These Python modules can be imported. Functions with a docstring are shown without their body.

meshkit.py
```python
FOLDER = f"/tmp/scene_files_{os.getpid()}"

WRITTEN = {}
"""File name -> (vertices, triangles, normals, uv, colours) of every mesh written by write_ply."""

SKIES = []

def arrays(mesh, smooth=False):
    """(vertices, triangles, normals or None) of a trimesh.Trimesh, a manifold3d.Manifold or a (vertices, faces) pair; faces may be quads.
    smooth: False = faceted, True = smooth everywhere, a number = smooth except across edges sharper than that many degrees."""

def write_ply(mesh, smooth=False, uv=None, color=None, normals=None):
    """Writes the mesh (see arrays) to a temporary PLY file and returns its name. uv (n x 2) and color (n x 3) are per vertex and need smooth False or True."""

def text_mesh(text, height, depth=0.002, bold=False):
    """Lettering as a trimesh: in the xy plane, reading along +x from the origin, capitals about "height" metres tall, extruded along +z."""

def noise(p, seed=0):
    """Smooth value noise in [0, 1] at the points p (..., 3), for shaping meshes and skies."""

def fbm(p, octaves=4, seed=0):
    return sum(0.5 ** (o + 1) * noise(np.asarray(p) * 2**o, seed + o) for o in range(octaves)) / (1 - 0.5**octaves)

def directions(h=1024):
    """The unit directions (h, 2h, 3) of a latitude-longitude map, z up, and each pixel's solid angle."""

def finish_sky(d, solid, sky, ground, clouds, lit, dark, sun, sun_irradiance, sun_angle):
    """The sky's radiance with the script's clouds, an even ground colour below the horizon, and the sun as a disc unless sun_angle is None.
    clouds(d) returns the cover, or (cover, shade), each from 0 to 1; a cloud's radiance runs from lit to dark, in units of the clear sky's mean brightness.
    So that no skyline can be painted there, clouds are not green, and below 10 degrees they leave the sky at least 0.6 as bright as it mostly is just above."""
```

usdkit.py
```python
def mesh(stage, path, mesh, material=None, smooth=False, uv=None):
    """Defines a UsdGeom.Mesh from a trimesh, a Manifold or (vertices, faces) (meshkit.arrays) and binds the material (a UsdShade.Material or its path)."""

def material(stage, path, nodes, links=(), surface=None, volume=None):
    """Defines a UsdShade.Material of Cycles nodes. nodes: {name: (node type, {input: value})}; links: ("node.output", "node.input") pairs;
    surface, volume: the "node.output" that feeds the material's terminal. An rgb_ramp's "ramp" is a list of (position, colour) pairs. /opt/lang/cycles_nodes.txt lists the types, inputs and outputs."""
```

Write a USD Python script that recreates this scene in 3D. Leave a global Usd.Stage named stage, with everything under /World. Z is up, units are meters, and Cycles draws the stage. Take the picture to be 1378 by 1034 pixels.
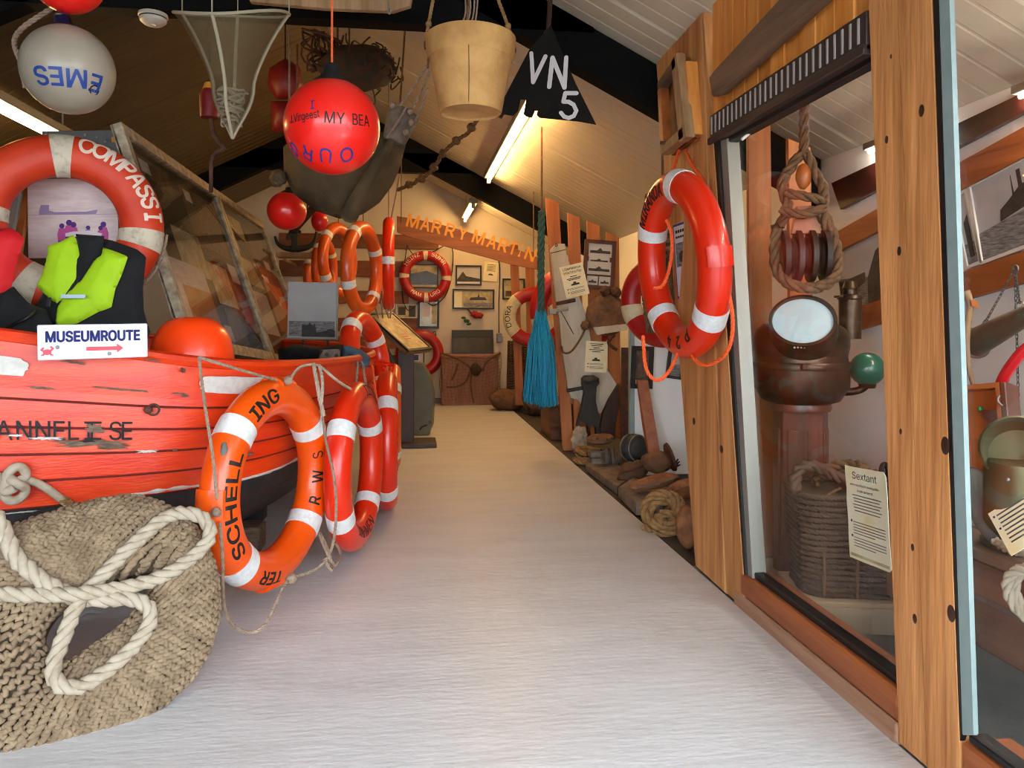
import math, sys, numpy as np, trimesh
from scipy.spatial import Delaunay
from shapely.geometry import Polygon, Point, LineString
from shapely import affinity
from pxr import Usd, UsdGeom, UsdLux, UsdShade, Gf, Sdf
import usdkit, meshkit

stage = Usd.Stage.CreateInMemory()
UsdGeom.SetStageUpAxis(stage, UsdGeom.Tokens.z)
UsdGeom.SetStageMetersPerUnit(stage, 1.0)
UsdGeom.Xform.Define(stage, '/World'); UsdGeom.Scope.Define(stage, '/World/Looks')
pi = math.pi

# ---------------------------------------------------------------- camera, sky, exposure
FPX, PSI, EYE = 1000.0, math.atan(.139), np.array([0, 0, 1.05])
cam = UsdGeom.Camera.Define(stage, '/World/camera')
cam.CreateHorizontalApertureAttr(36.0); cam.CreateVerticalApertureAttr(36.0 * 1034 / 1378)
cam.CreateFocalLengthAttr(FPX / 1378 * 36.0)
cam.CreateVerticalApertureOffsetAttr(-86 / 1378 * 36.0)
cam.CreateClippingRangeAttr(Gf.Vec2f(0.05, 200))
cx = UsdGeom.Xformable(cam)
cx.AddTranslateOp().Set(Gf.Vec3d(*map(float, EYE))); cx.AddRotateZOp().Set(-math.degrees(PSI)); cx.AddRotateXOp().Set(90.0)
cam.CreateExposureAttr(0.0)
sky = UsdLux.DomeLight.Define(stage, '/World/sky')
sky.CreateColorAttr(Gf.Vec3f(0.80, 0.91, 1.0)); sky.CreateIntensityAttr(2.9)
TUBE_POWER, TUBE_COLOR = 115.0, (1.0, .60, .22)

# ---------------------------------------------------------------- projecting helpers
FW = np.array([math.sin(PSI), math.cos(PSI), 0]); RT = np.array([math.cos(PSI), -math.sin(PSI), 0]); UP = np.array([0, 0, 1.])
X_, Y_, Z_ = np.eye(3)
def ray(x, y): return FW + RT * (x - 689) / FPX + UP * (431 - y) / FPX
def A(x, y, d): return EYE + ray(x, y) * d
def onp(x, y, k, val):
    r = ray(x, y); return EYE + r * ((val - EYE[k]) / r[k])
def oX(x, y, v): return onp(x, y, 0, v)
def oY(x, y, v): return onp(x, y, 1, v)
def oZ(x, y, v=0.): return onp(x, y, 2, v)
def unit(v): v = np.asarray(v, float); return v / (np.linalg.norm(v) + 1e-12)

# ---------------------------------------------------------------- scene graph helpers
COUNT = {}
def numbered(parent, name):
    k = COUNT.get((parent, name), 0); COUNT[(parent, name)] = k + 1
    return f'{parent}/{name}' if k == 0 else f'{parent}/{name}_{k:03d}'
def bindmesh(path, mesh, mat, smooth, off=None):
    v, f, n = meshkit.arrays(mesh, smooth)
    if off is not None: v = v - off
    m = UsdGeom.Mesh.Define(stage, path)
    from pxr import Vt
    m.CreatePointsAttr(Vt.Vec3fArray.FromNumpy(v.astype(np.float32)))
    m.CreateFaceVertexCountsAttr(Vt.IntArray.FromNumpy(np.full(len(f), 3, np.int32)))
    m.CreateFaceVertexIndicesAttr(Vt.IntArray.FromNumpy(f.astype(np.int32).ravel()))
    m.CreateSubdivisionSchemeAttr('none')
    if n is not None:
        m.CreateNormalsAttr(Vt.Vec3fArray.FromNumpy(n.astype(np.float32))); m.SetNormalsInterpolation('vertex')
    UsdShade.MaterialBindingAPI.Apply(m.GetPrim()).Bind(mat)
    return m.GetPrim()
def meta(p, **kw):
    for k, v in kw.items():
        if v: p.SetCustomDataByKey(k, v)
class Node:
    def __init__(s, path, off, prim): s.path, s.off, s.prim = path, off, prim
    def add(s, name, mesh, mat, label=None, smooth=40, kind=None):
        """a part (or sub-part) from a mesh in world coordinates"""
        if isinstance(mesh, (list, tuple)) and not (len(mesh) == 2 and isinstance(mesh[0], np.ndarray)): mesh = cat(mesh)
        path = numbered(s.path, name)
        p = bindmesh(path, mesh, mat, smooth, s.off)
        meta(p, label=label, kind=kind)
        return Node(path, s.off, p)
def thing(name, label, category, base, group=None, kind=None):
    path = numbered('/World', name); base = np.asarray(base, float)
    x = UsdGeom.Xform.Define(stage, path); x.AddTranslateOp().Set(Gf.Vec3d(*map(float, base)))
    meta(x.GetPrim(), label=label, category=category, group=group, kind=kind)
    return Node(path, base, x.GetPrim())
def single(name, mesh, mat, label, category, group=None, smooth=40, kind=None):
    if isinstance(mesh, list): mesh = cat(mesh)
    p = bindmesh(numbered('/World', name), mesh, mat, smooth); meta(p, label=label, category=category, group=group, kind=kind)
    return p
def struct(name, mesh, mat, label=None, smooth=40):
    if isinstance(mesh, list): mesh = cat(mesh)
    path = numbered('/World', name)
    p = bindmesh(path, mesh, mat, smooth); meta(p, kind='structure', label=label)
    return Node(path, np.zeros(3), p)
def sgroup(name, label=None, base=(0, 0, 0)): return thing(name, label, None, base, kind='structure')

# ---------------------------------------------------------------- mesh helpers
def T(v, f): return trimesh.Trimesh(np.asarray(v, float), np.asarray(f, int), process=False)
def cat(ms): return trimesh.util.concatenate([m if isinstance(m, trimesh.Trimesh) else T(*m) for m in ms])
def hull(pts): return trimesh.convex.convex_hull(np.asarray(pts, float))
class Fr:
    def __init__(s, o, u, v): s.o, s.u = np.asarray(o, float), unit(u); s.n = unit(np.cross(s.u, v)); s.v = np.cross(s.n, s.u)
    def __call__(s, a, b, c=0.): return s.o + s.u * a + s.v * b + s.n * c
    def map(s, p): p = np.asarray(p, float); return s.o + p[:, :1] * s.u + p[:, 1:2] * s.v + p[:, 2:3] * s.n
    def at(s, a, b, c=0.): return Fr(s(a, b, c), s.u, s.v)
    def rot(s, a): return Fr(s.o, s.u * math.cos(a) + s.v * math.sin(a), s.v * math.cos(a) - s.u * math.sin(a))
def cbox(fr, x0, x1, y0, y1, z0, z1, b=.003):
    b = min(b, (x1-x0)/3, (y1-y0)/3, (z1-z0)/3); p = []
    for i in (0, 1):
        for j in (0, 1):
            for k in (0, 1):
                c = np.array([(x0, x1)[i], (y0, y1)[j], (z0, z1)[k]]); s = np.array([(b, -b)[i], (b, -b)[j], (b, -b)[k]])
                for q in range(3): e = s.copy(); e[q] = 0; p.append(c + e)
    return hull(fr.map(np.array(p)))
W0 = Fr((0, 0, 0), X_, Y_)
def box(x0, x1, y0, y1, z0, z1, b=.003): return cbox(W0, x0, x1, y0, y1, z0, z1, b)
def beam(p, q, w, h, b=.004, side=None):
    """a bar from p to q, w wide along the horizontal side, h high"""
    p, q = np.asarray(p, float), np.asarray(q, float); u = unit(q - p)
    s = unit(np.cross(u, Z_ if abs(u[2]) < .95 else Y_)) if side is None else unit(side)
    fr = Fr(p, u, s); L = np.linalg.norm(q - p)
    return cbox(fr, 0, L, -w/2, w/2, -h/2, h/2, b)
def ext(poly, fr, z0, z1, hole=None):
    """a shapely polygon or point list extruded between z0 and z1 along the frame's normal"""
    if not hasattr(poly, 'geom_type'): poly = Polygon(poly, [hole] if hole is not None else None)
    if not poly.is_valid: poly = poly.buffer(0)
    ms = []
    for g in getattr(poly, 'geoms', [poly]):
        if g.is_empty or g.geom_type != 'Polygon': continue
        m = trimesh.creation.extrude_polygon(g, z1 - z0, engine='earcut'); m.vertices[:, 2] += z0; ms.append(m)
    m = cat(ms); return T(fr.map(m.vertices), m.faces)
def board(pts, t, n, b=.004):
    """a convex board from its (world) outline, t thick against n, with softened edges"""
    pts = np.asarray(pts, float); n = unit(n); c = pts.mean(0); d = pts - c
    ins = c + d * (1 - b / np.maximum(np.linalg.norm(d, axis=1, keepdims=True), b*2))
    return hull(np.vstack([ins, pts - n*b, pts - n*(t - b), ins - n*t]))
def spl(pts, n=40, closed=False):
    from scipy.interpolate import CubicSpline
    p = np.asarray(pts, float)
    if len(p) < 3: return np.linspace(p[0], p[-1], n)
    if closed: p = np.vstack([p, p[:1]])
    s = np.r_[0, np.cumsum(np.maximum(np.linalg.norm(np.diff(p, axis=0), axis=1), 1e-6) ** .6)]
    cs = CubicSpline(s, p, bc_type='periodic' if closed else 'natural')
    return cs(np.linspace(0, s[-1], n, endpoint=not closed))
def resample(p, step, closed=False):
    q = np.vstack([p, p[:1]]) if closed else p
    s = np.r_[0, np.cumsum(np.linalg.norm(np.diff(q, axis=0), axis=1))]; n = max(3, int(s[-1] / step))
    t = np.linspace(0, s[-1], n, endpoint=not closed)
    return np.stack([np.interp(t, s, q[:, k]) for k in range(3)], 1), t
def frames(p, closed=False):
    t = (np.roll(p, -1, 0) - np.roll(p, 1, 0)) if closed else np.gradient(p, axis=0)
    t /= np.linalg.norm(t, axis=1, keepdims=True) + 1e-12
    a = np.zeros_like(p); a0 = np.cross(t[0], Z_ if abs(t[0][2]) < .9 else X_); a[0] = unit(a0)
    for i in range(1, len(p)): a[i] = unit(a[i-1] - t[i] * (a[i-1] @ t[i]))
    return t, a, np.cross(t, a)
def tube(pts, r, sides=8, closed=False, cap=True):
    p = np.asarray(pts, float); t, a, b = frames(p, closed); n = len(p); r = np.broadcast_to(r, (n,))
    an = np.arange(sides) * 2 * pi / sides
    v = p[:, None] + r[:, None, None] * (np.cos(an)[None, :, None] * a[:, None] + np.sin(an)[None, :, None] * b[:, None])
    i, j = np.meshgrid(np.arange(n if closed else n-1), np.arange(sides), indexing='ij'); i2, j2 = (i+1) % n, (j+1) % sides
    q = np.stack([i*sides+j, i2*sides+j, i2*sides+j2, i*sides+j2], -1).reshape(-1, 4)
    q = q[:, ::-1]
    v = v.reshape(-1, 3); f = np.vstack([q[:, [0, 1, 2]], q[:, [0, 2, 3]]])
    if cap and not closed:
        v = np.vstack([v, p[0], p[-1]]); k = n*sides; jj = np.arange(sides); j2 = (jj+1) % sides
        f = np.vstack([f, np.stack([np.full(sides, k), jj, j2], 1), np.stack([np.full(sides, k+1), (n-1)*sides+j2, (n-1)*sides+jj], 1)])
    return T(v, f)
def rope(pts, r, pitch=None, closed=False, sides=6, strands=3, fine=1.0, wob=0.):
    """three strands laid round each other along the polyline"""
    p, s = resample(np.asarray(pts, float), r * 1.05 / fine, closed); pitch = pitch or r * 7
    if wob: p = p + (np.stack([meshkit.noise(p * 30, k) for k in range(3)], 1) - .5) * wob
    t, a, b = frames(p, closed); ms = []
    turns = round(s[-1] / pitch) / s[-1] if closed else 1 / pitch
    for k in range(strands):
        w = 2*pi * (s * turns + k / strands); c = p + r * .52 * (np.cos(w)[:, None] * a + np.sin(w)[:, None] * b)
        ms.append(tube(c, r * .55, sides, closed))
    return cat(ms)
def lathe(prof, fr, seg=32, a0=0, a1=2*pi):
    """(radius, height) profile turned round the frame's normal"""
    prof = np.asarray(prof, float); full = abs(a1 - a0 - 2*pi) < 1e-6
    an = np.linspace(a0, a1, seg, endpoint=not full); n, m = len(prof), len(an)
    v = np.stack([prof[:, None, 0] * np.cos(an), prof[:, None, 0] * np.sin(an), np.broadcast_to(prof[:, None, 1], (n, m))], -1).reshape(-1, 3)
    i, j = np.meshgrid(np.arange(n-1), np.arange(m if full else m-1), indexing='ij'); j2 = (j+1) % m
    q = np.stack([i*m+j, i*m+j2, (i+1)*m+j2, (i+1)*m+j], -1).reshape(-1, 4)
    return T(fr.map(v), np.vstack([q[:, [0, 1, 2]], q[:, [0, 2, 3]]]))
def ball(c, r, sub=3, noise=0, ns=6, seed=0, sq=(1, 1, 1)):
    m = trimesh.creation.icosphere(subdivisions=sub, radius=1.0); v = m.vertices
    if noise: v = v * (1 + noise * (meshkit.fbm(v * ns / 3 + seed * 7.3, 3, seed) - .5)[:, None] * 2)
    return T(v * np.asarray(sq) * r + np.asarray(c), m.faces)
def orient(m, fr):
    return T(fr.map(m.vertices), m.faces)
_tx = {}
def text(s, h, bold=False, depth=.0015):
    k = (s, bold)
    if k not in _tx:
        m = meshkit.text_mesh(s, 1.0, 1.0, bool(bold)); m.vertices[:, 0] -= (m.bounds[0][0] + m.bounds[1][0]) / 2; _tx[k] = m
    m = _tx[k].copy(); m.vertices *= [h, h, depth]
    if bold == 2: m = cat([T(m.vertices + [d, e, 0], m.faces) for d, e in ((-.045*h, 0), (.045*h, 0), (0, .03*h), (0, -.03*h))]); m.vertices[:, 1] -= h / 2
    return m
def flat(s, h, fr, x, y, z=.001, bold=False, w=None, rot=0., depth=.0012):
    """lettering centred at (x, y) in the frame"""
    m = text(s, h, bold, depth); v = m.vertices.copy()
    if w: v[:, 0] *= w / max(1e-6, np.ptp(v[:, 0]))
    c, sn = math.cos(rot), math.sin(rot); v = np.stack([x + v[:, 0]*c - v[:, 1]*sn, y + v[:, 0]*sn + v[:, 1]*c, v[:, 2] + z], 1)
    return T(fr.map(v), m.faces)
def wrapped(m, fn, edge=.012):
    """a flat mesh cut fine and mapped through fn(n x 3) -> n x 3"""
    v, f = trimesh.remesh.subdivide_to_size(m.vertices, m.faces, edge, max_iter=8)
    return T(fn(v), f)
def strokes(lines, w, fr, z=.001, d=.001):
    g = [LineString(l).buffer(w/2, cap_style=1, join_style=1) if len(l) > 1 else Point(l[0]).buffer(w/2) for l in lines]
    from shapely import union_all
    return ext(union_all(g).simplify(w*.06), fr, z, z + d)
def pillow(poly, fr, t, step=.02, fold=.0, seed=0, back=.3, power=.5, reach=None):
    """a stuffed shape: polygon outline (frame coordinates) bulging t to the front"""
    P = Polygon(poly).buffer(0); L = P.exterior.length; nb = int(L / step)
    bd = np.array([P.exterior.interpolate(k * L / nb).coords[0] for k in range(nb)])
    x0, y0, x1, y1 = P.bounds; gx, gy = np.meshgrid(np.arange(x0, x1, step), np.arange(y0, y1, step)); gx[1::2] += step/2
    g = [(a, b) for a, b in zip(gx.ravel(), gy.ravel()) if P.contains(Point(a, b)) and P.exterior.distance(Point(a, b)) > step*.5]
    pts = np.vstack([bd, np.array(g).reshape(-1, 2)]); tri = Delaunay(pts).simplices
    keep = [P.buffer(1e-5).contains(Point(*pts[s].mean(0))) for s in tri]; tri = tri[keep]
    d = np.array([P.exterior.distance(Point(*p)) for p in pts]); reach = reach or d.max()
    z = t * np.clip(d / reach, 0, 1) ** power
    if fold:
        q = np.c_[pts * 9, np.zeros(len(pts))]; z = z + fold * (meshkit.fbm(q + seed * 3.1, 3, seed) - .5) * np.clip(d / step, 0, 1)
    top, bot = np.c_[pts, z], np.c_[pts, -back * z]
    e = (pts[tri[:, 1], 0]-pts[tri[:, 0], 0])*(pts[tri[:, 2], 1]-pts[tri[:, 0], 1]) - (pts[tri[:, 1], 1]-pts[tri[:, 0], 1])*(pts[tri[:, 2], 0]-pts[tri[:, 0], 0])
    tri = np.where((e < 0)[:, None], tri[:, ::-1], tri)
    n = len(pts)
    return trimesh.Trimesh(fr.map(np.vstack([top, bot])), np.vstack([tri, tri[:, ::-1] + n]), process=True, merge_norm=True)
def quad(px, dep):
    """frame, width, height of a flat panel seen with corners TL, TR, BR, BL; dep: depth(s) or ('X'|'Y'|'Z', value)"""
    if isinstance(dep, tuple): P = [onp(x, y, 'XYZ'.index(dep[0]), dep[1]) for x, y in px]
    else: P = [A(x, y, d) for (x, y), d in zip(px, np.broadcast_to(dep, (4,)))]
    tl, tr, br, bl = P; u = unit(tr - tl + br - bl); v = unit(tl - bl + tr - br); c = sum(P) / 4
    w = (np.linalg.norm(tr - tl) + np.linalg.norm(br - bl)) / 2; h = (np.linalg.norm(tl - bl) + np.linalg.norm(tr - br)) / 2
    fr = Fr(c, u, v); fr.o = c - fr.u*w/2 - fr.v*h/2
    return fr, w, h
def rect(x0, x1, y0, y1): return [(x0, y0), (x1, y0), (x1, y1), (x0, y1)]

# ---------------------------------------------------------------- materials
MATS = {}
def srgb(c): return tuple(((v/255)/12.92 if v/255 <= .04045 else ((v/255 + .055)/1.055)**2.4) for v in c)
def mat(name, c, rough=.6, metal=0., c2=None, scale=6., st=(1, 1, 1), bump=0., bs=40., bst=None, coat=0., vary=0., spec=.5, detail=4., lo=.35, hi=.65, bd=.01, extra=None):
    """principled material; c, c2 sRGB 0-255 colours blended by stretched noise; bump by a second noise; vary: per object brightness"""
    if name in MATS: return MATS[name]
    n = {'p': ('principled_bsdf', {'roughness': rough, 'metallic': metal, 'coat_weight': coat, 'specular_ior_level': spec}), 'g': ('geometry', {})}
    l = []; a = srgb(c)
    if c2 is not None:
        n['m'] = ('mapping', {'scale': st}); n['n'] = ('noise_texture', {'scale': scale, 'detail': detail, 'roughness': .6})
        n['r'] = ('rgb_ramp', {'ramp': [(0, a), (lo, a), (hi, srgb(c2)), (1, srgb(c2))]})
        l += [('g.position', 'm.vector'), ('m.vector', 'n.vector'), ('n.fac', 'r.fac')]; col = 'r.color'
    else:
        n['r'] = ('color', {'value': a}); col = 'r.color'
    if vary:
        n['o'] = ('object_info', {}); n['mr'] = ('map_range', {'from_min': 0., 'from_max': 1., 'to_min': 1 - vary, 'to_max': 1 + vary * .6}); n['h'] = ('hsv', {})
        l += [('o.random', 'mr.value'), ('mr.result', 'h.value'), (col, 'h.color')]; col = 'h.color'
    l.append((col, 'p.base_color'))
    if bump:
        n['bm'] = ('mapping', {'scale': bst or st}); n['bn'] = ('noise_texture', {'scale': bs, 'detail': 3.}); n['b'] = ('bump', {'strength': bump, 'distance': bd})
        l += [('g.position', 'bm.vector'), ('bm.vector', 'bn.vector'), ('bn.fac', 'b.height'), ('b.normal', 'p.normal')]
    MATS[name] = usdkit.material(stage, '/World/Looks/' + name, n, l, surface='p.BSDF'); return MATS[name]
def wood(name, c, c2, axis='z', scale=14., rough=.6, bump=.25, vary=.12, coat=0.):
    st = {'x': (.07, 1, 1), 'y': (1, .07, 1), 'z': (1, 1, .07)}[axis]
    return mat(name, c, rough, 0, c2, scale, st, bump, scale*3, None, coat, vary)
def emit(name, c, s):
    if name not in MATS: MATS[name] = usdkit.material(stage, '/World/Looks/' + name, {'e': ('emission', {'color': c, 'strength': s})}, [], surface='e.emission')
    return MATS[name]
def pane_mat(name='window_glass', tint=(.98, .985, .985), base=.02):
    if name not in MATS:
        MATS[name] = usdkit.material(stage, '/World/Looks/' + name, {'f': ('layer_weight', {'blend': .5}), 'e': ('math', {'math_type': 'power', 'value2': 5.}), 'k': ('math', {'math_type': 'multiply_add', 'value2': .5, 'value3': base}),
            't': ('transparent_bsdf', {'color': tint}), 'g': ('glossy_bsdf', {'color': (1, 1, 1), 'roughness': 0.0}), 'm': ('mix_closure', {})},
            [('f.facing', 'e.value1'), ('e.value', 'k.value1'), ('k.value', 'm.fac'), ('t.BSDF', 'm.closure1'), ('g.BSDF', 'm.closure2')], surface='m.closure')
    return MATS[name]

# ---------------------------------------------------------------- palette
floor_m = mat('floor_paint', (213, 212, 214), .38, c2=(202, 200, 201), scale=3., st=(.6, 2.4, 1), bump=.35, bs=16., bst=(.8, 3.2, 1), bd=.005, spec=.3)
dark_floor = mat('dark_floor_paint', (62, 56, 58), .7, c2=(48, 44, 46), scale=7., bump=.2)
show_floor = mat('showcase_floor_paint', (120, 124, 120), .6, c2=(104, 108, 104), scale=5., bump=.2)
yard = mat('yard_concrete', (150, 148, 144), .9, c2=(132, 130, 126), scale=2., bump=.3)
ceil_shaded = mat('shade_painted_ceiling_panel', (92, 76, 52), .5, c2=(82, 66, 44), scale=2.)  # left slope only: shade painted in as a darker brown
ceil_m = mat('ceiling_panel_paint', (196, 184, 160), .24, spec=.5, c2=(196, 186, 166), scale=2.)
wall_m = mat('white_wall_panel', (238, 236, 232), .6, c2=(232, 229, 225), scale=3.)
cream_wall = mat('cream_wall_paint', (208, 194, 172), .7, c2=(200, 184, 160), scale=3.)
beam_m = mat('black_beam_paint', (7, 7, 7), .8, c2=(12, 11, 10), scale=8., spec=.15)
pine = wood('golden_pine', (236, 160, 78), (208, 126, 48), 'z', 16., .5, .2, .16)
post_m = wood('weathered_post_pine', (228, 158, 94), (178, 112, 58), 'z', 20., .6, .35, .1)
far_post = wood('rough_post_pine', (216, 156, 94), (164, 102, 52), 'z', 13., .65, .35, .12)
sill_m = wood('red_brown_sill_wood', (166, 92, 46), (132, 70, 36), 'y', 14., .5, .3, .06)
sill_lo = wood('pale_worn_sill_wood', (188, 150, 122), (150, 100, 70), 'y', 10., .65, .4, .06)
orange_plank = wood('orange_plank_vertical', (186, 112, 52), (150, 82, 34), 'z', 12., .55, .2, .15)
rail_plank = wood('orange_rail_wood', (168, 92, 38), (132, 64, 24), 'y', 12., .5, .2, .1)
back_board = wood('brown_back_boards', (150, 86, 40), (112, 60, 28), 'x', 10., .6, .2, .15)
grey_wood = wood('grey_driftwood', (128, 98, 72), (92, 68, 50), 'y', 12., .75, .4, .1)
dark_wood = wood('dark_stained_wood', (62, 34, 22), (40, 22, 14), 'z', 10., .5, .2, .1)
mahog = wood('mahogany', (112, 64, 42), (82, 44, 28), 'z', 10., .4, .1, .08, .2)
pale_wood = wood('pale_frame_wood', (176, 140, 100), (140, 104, 68), 'z', 18., .7, .4, .15)
frame_alu = mat('worn_aluminium', (166, 164, 158), .42, .75, (140, 132, 122), 12., (1, 1, .15))
case_frame = mat('worn_white_frame_wood', (182, 166, 140), .6, 0, (126, 106, 82), 20., (1, 1, 1), .2)
alu = mat('aluminium', (150, 146, 136), .45, .4)
blue_frame = mat('pale_blue_frame', (140, 156, 152), .5, c2=(130, 148, 146), scale=20.)
rubber = mat('black_rubber', (14, 14, 16), .5)
bronze = mat('bronze_vent_metal', (70, 56, 50), .5, .3)
slot_m = mat('vent_slot_edge', (178, 172, 166), .5, .3)
glass = pane_mat()
dusty = mat('dusty_grey', (110, 108, 104), .8, c2=(92, 90, 88), scale=6.)
hull_m = mat('orange_hull_paint', (222, 64, 6), .4, c2=(204, 40, 4), scale=4., st=(1, 1, 5), bump=.15, bs=30., coat=.1)
lap_shade_m = mat('lap_seam_shade', (104, 22, 8), .8)  # strip along each lap: seam dirt with the lap shadow painted in
black_hull = mat('black_hull_paint', (30, 29, 30), .5, c2=(44, 42, 42), scale=12., bump=.2)
white_pt = mat('white_patch_paint', (204, 198, 190), .6, c2=(186, 180, 172), scale=40.)
bare_wood = mat('bare_grey_wood', (120, 98, 78), .8, c2=(84, 66, 52), scale=30., st=(1, 1, 4), bump=.3)
ring_or = mat('orange_ring_plastic', (240, 88, 4), .3, coat=.2, c2=(234, 78, 2), scale=3., vary=.04)
ring_rd = mat('red_orange_ring_plastic', (226, 46, 10), .3, coat=.2, c2=(218, 38, 8), scale=3., vary=.05)
ring_old = mat('faded_red_ring_paint', (214, 62, 22), .55, c2=(196, 48, 16), scale=7., bump=.1)
ring_dk = mat('deep_red_ring_paint', (176, 24, 18), .4, c2=(158, 18, 14), scale=6.)
ring_brn = mat('orange_brown_ring_plastic', (214, 84, 20), .35, coat=.2, vary=.12)
tape = mat('white_reflective_tape', (226, 226, 224), .45, c2=(208, 208, 206), scale=60.)
old_tape = mat('grubby_white_tape', (206, 192, 168), .7, c2=(160, 146, 124), scale=30., lo=.5, hi=.75)
cream_pt = mat('cream_ring_paint', (216, 200, 160), .5, c2=(200, 184, 144), scale=20.)
ink = mat('black_ink', (16, 14, 16), .6)
navy = mat('navy_ink', (40, 44, 128), .6)
blue_ink = mat('blue_marker', (20, 56, 130), .5)
sten = mat('white_stencil_paint', (226, 206, 188), .7)
buoy_rd = mat('red_buoy_vinyl', (232, 30, 22), .28, coat=.2)
buoy_wh = mat('white_buoy_vinyl', (158, 146, 130), .35, coat=.1, c2=(144, 132, 114), scale=6.)
dome_or = mat('orange_dome_plastic', (255, 66, 6), .35, coat=.2)
rope_tan = mat('tan_rope', (156, 132, 112), .85, c2=(128, 106, 88), scale=60.)
rope_wh = mat('off_white_rope', (168, 154, 134), .85, c2=(140, 122, 98), scale=30., lo=.45, hi=.8)
rope_or = mat('orange_rope', (240, 96, 34), .6, c2=(226, 82, 26), scale=60.)
rope_br = mat('brown_old_rope', (118, 84, 54), .9, c2=(88, 60, 38), scale=40.)
rope_gold = mat('hemp_rope', (150, 112, 66), .9, c2=(122, 88, 50), scale=50.)
fend = mat('knotted_fender_rope', (140, 118, 92), .85, c2=(108, 88, 66), scale=22., vary=0)
fend_in = mat('fender_core', (78, 62, 44), .9)
canvas = mat('bucket_canvas', (190, 144, 84), .85, c2=(158, 112, 58), scale=7., bump=.2, bs=120.)
canvas_dk = mat('grey_tarpaulin', (92, 74, 46), .85, c2=(72, 56, 34), scale=6., bump=.3, bs=60.)
flag_m = mat('black_flag_cloth', (22, 19, 16), .9, c2=(28, 24, 20), spec=.2, scale=6.)
net_wh = mat('pale_net_cloth', (160, 148, 122), .9, c2=(166, 152, 126), scale=120.)
paper = mat('cream_paper', (232, 222, 188), .8, c2=(226, 206, 140), scale=9., lo=.52, hi=.72)
white_card = mat('white_sign_board', (206, 202, 208), .45)
sign_red = mat('sign_red', (222, 52, 66), .5)
hi_vis = mat('lime_yellow_fabric', (164, 204, 4), .75, c2=(156, 194, 4), scale=8., bump=.15, bs=60.)
navy_fab = mat('dark_navy_fabric', (10, 10, 13), .9, c2=(14, 14, 18), scale=10., bump=.2, bs=40.)
red_fab = mat('red_fabric', (206, 10, 22), .75, bump=.15, bs=50.)
brass_dk = mat('dull_brown_brass', (92, 72, 54), .36, .75, (70, 52, 40), 9.)
copper = mat('green_brown_copper', (112, 98, 68), .42, .7, (90, 92, 66), 8.)
horn_m = mat('patinated_copper', (112, 94, 78), .5, .6, (98, 116, 100), 14., lo=.5, hi=.7)
green_gl = mat('dark_green_iron', (20, 92, 70), .3, coat=.4)
steel = mat('grey_steel', (120, 120, 120), .45, .7)
lens_m = mat('milky_lens', (196, 214, 218), .25, coat=.4, c2=(176, 196, 202), scale=3.)
wicker = mat('brown_wicker', (92, 66, 46), .8, c2=(66, 46, 32), scale=30.)
card = mat('cardboard', (176, 150, 120), .85)
sky_print = mat('grey_photo_sky', (186, 182, 180), .6, c2=(172, 168, 166), scale=4.)
sea_print = mat('grey_photo_sea', (146, 142, 140), .6, c2=(86, 82, 82), scale=26., st=(1, 1, 6))
dark_print = mat('dark_photo_ink', (46, 43, 42), .6, c2=(66, 62, 58), scale=30.)
sepia = mat('sepia_photo_print', (196, 180, 140), .6, c2=(150, 132, 96), scale=12.)
pink_print = mat('pinkish_photo_print', (214, 194, 190), .55, c2=(196, 172, 168), scale=10., st=(1, 1, 5))
lav_print = mat('lavender_photo_ink', (146, 124, 158), .6)
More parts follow.
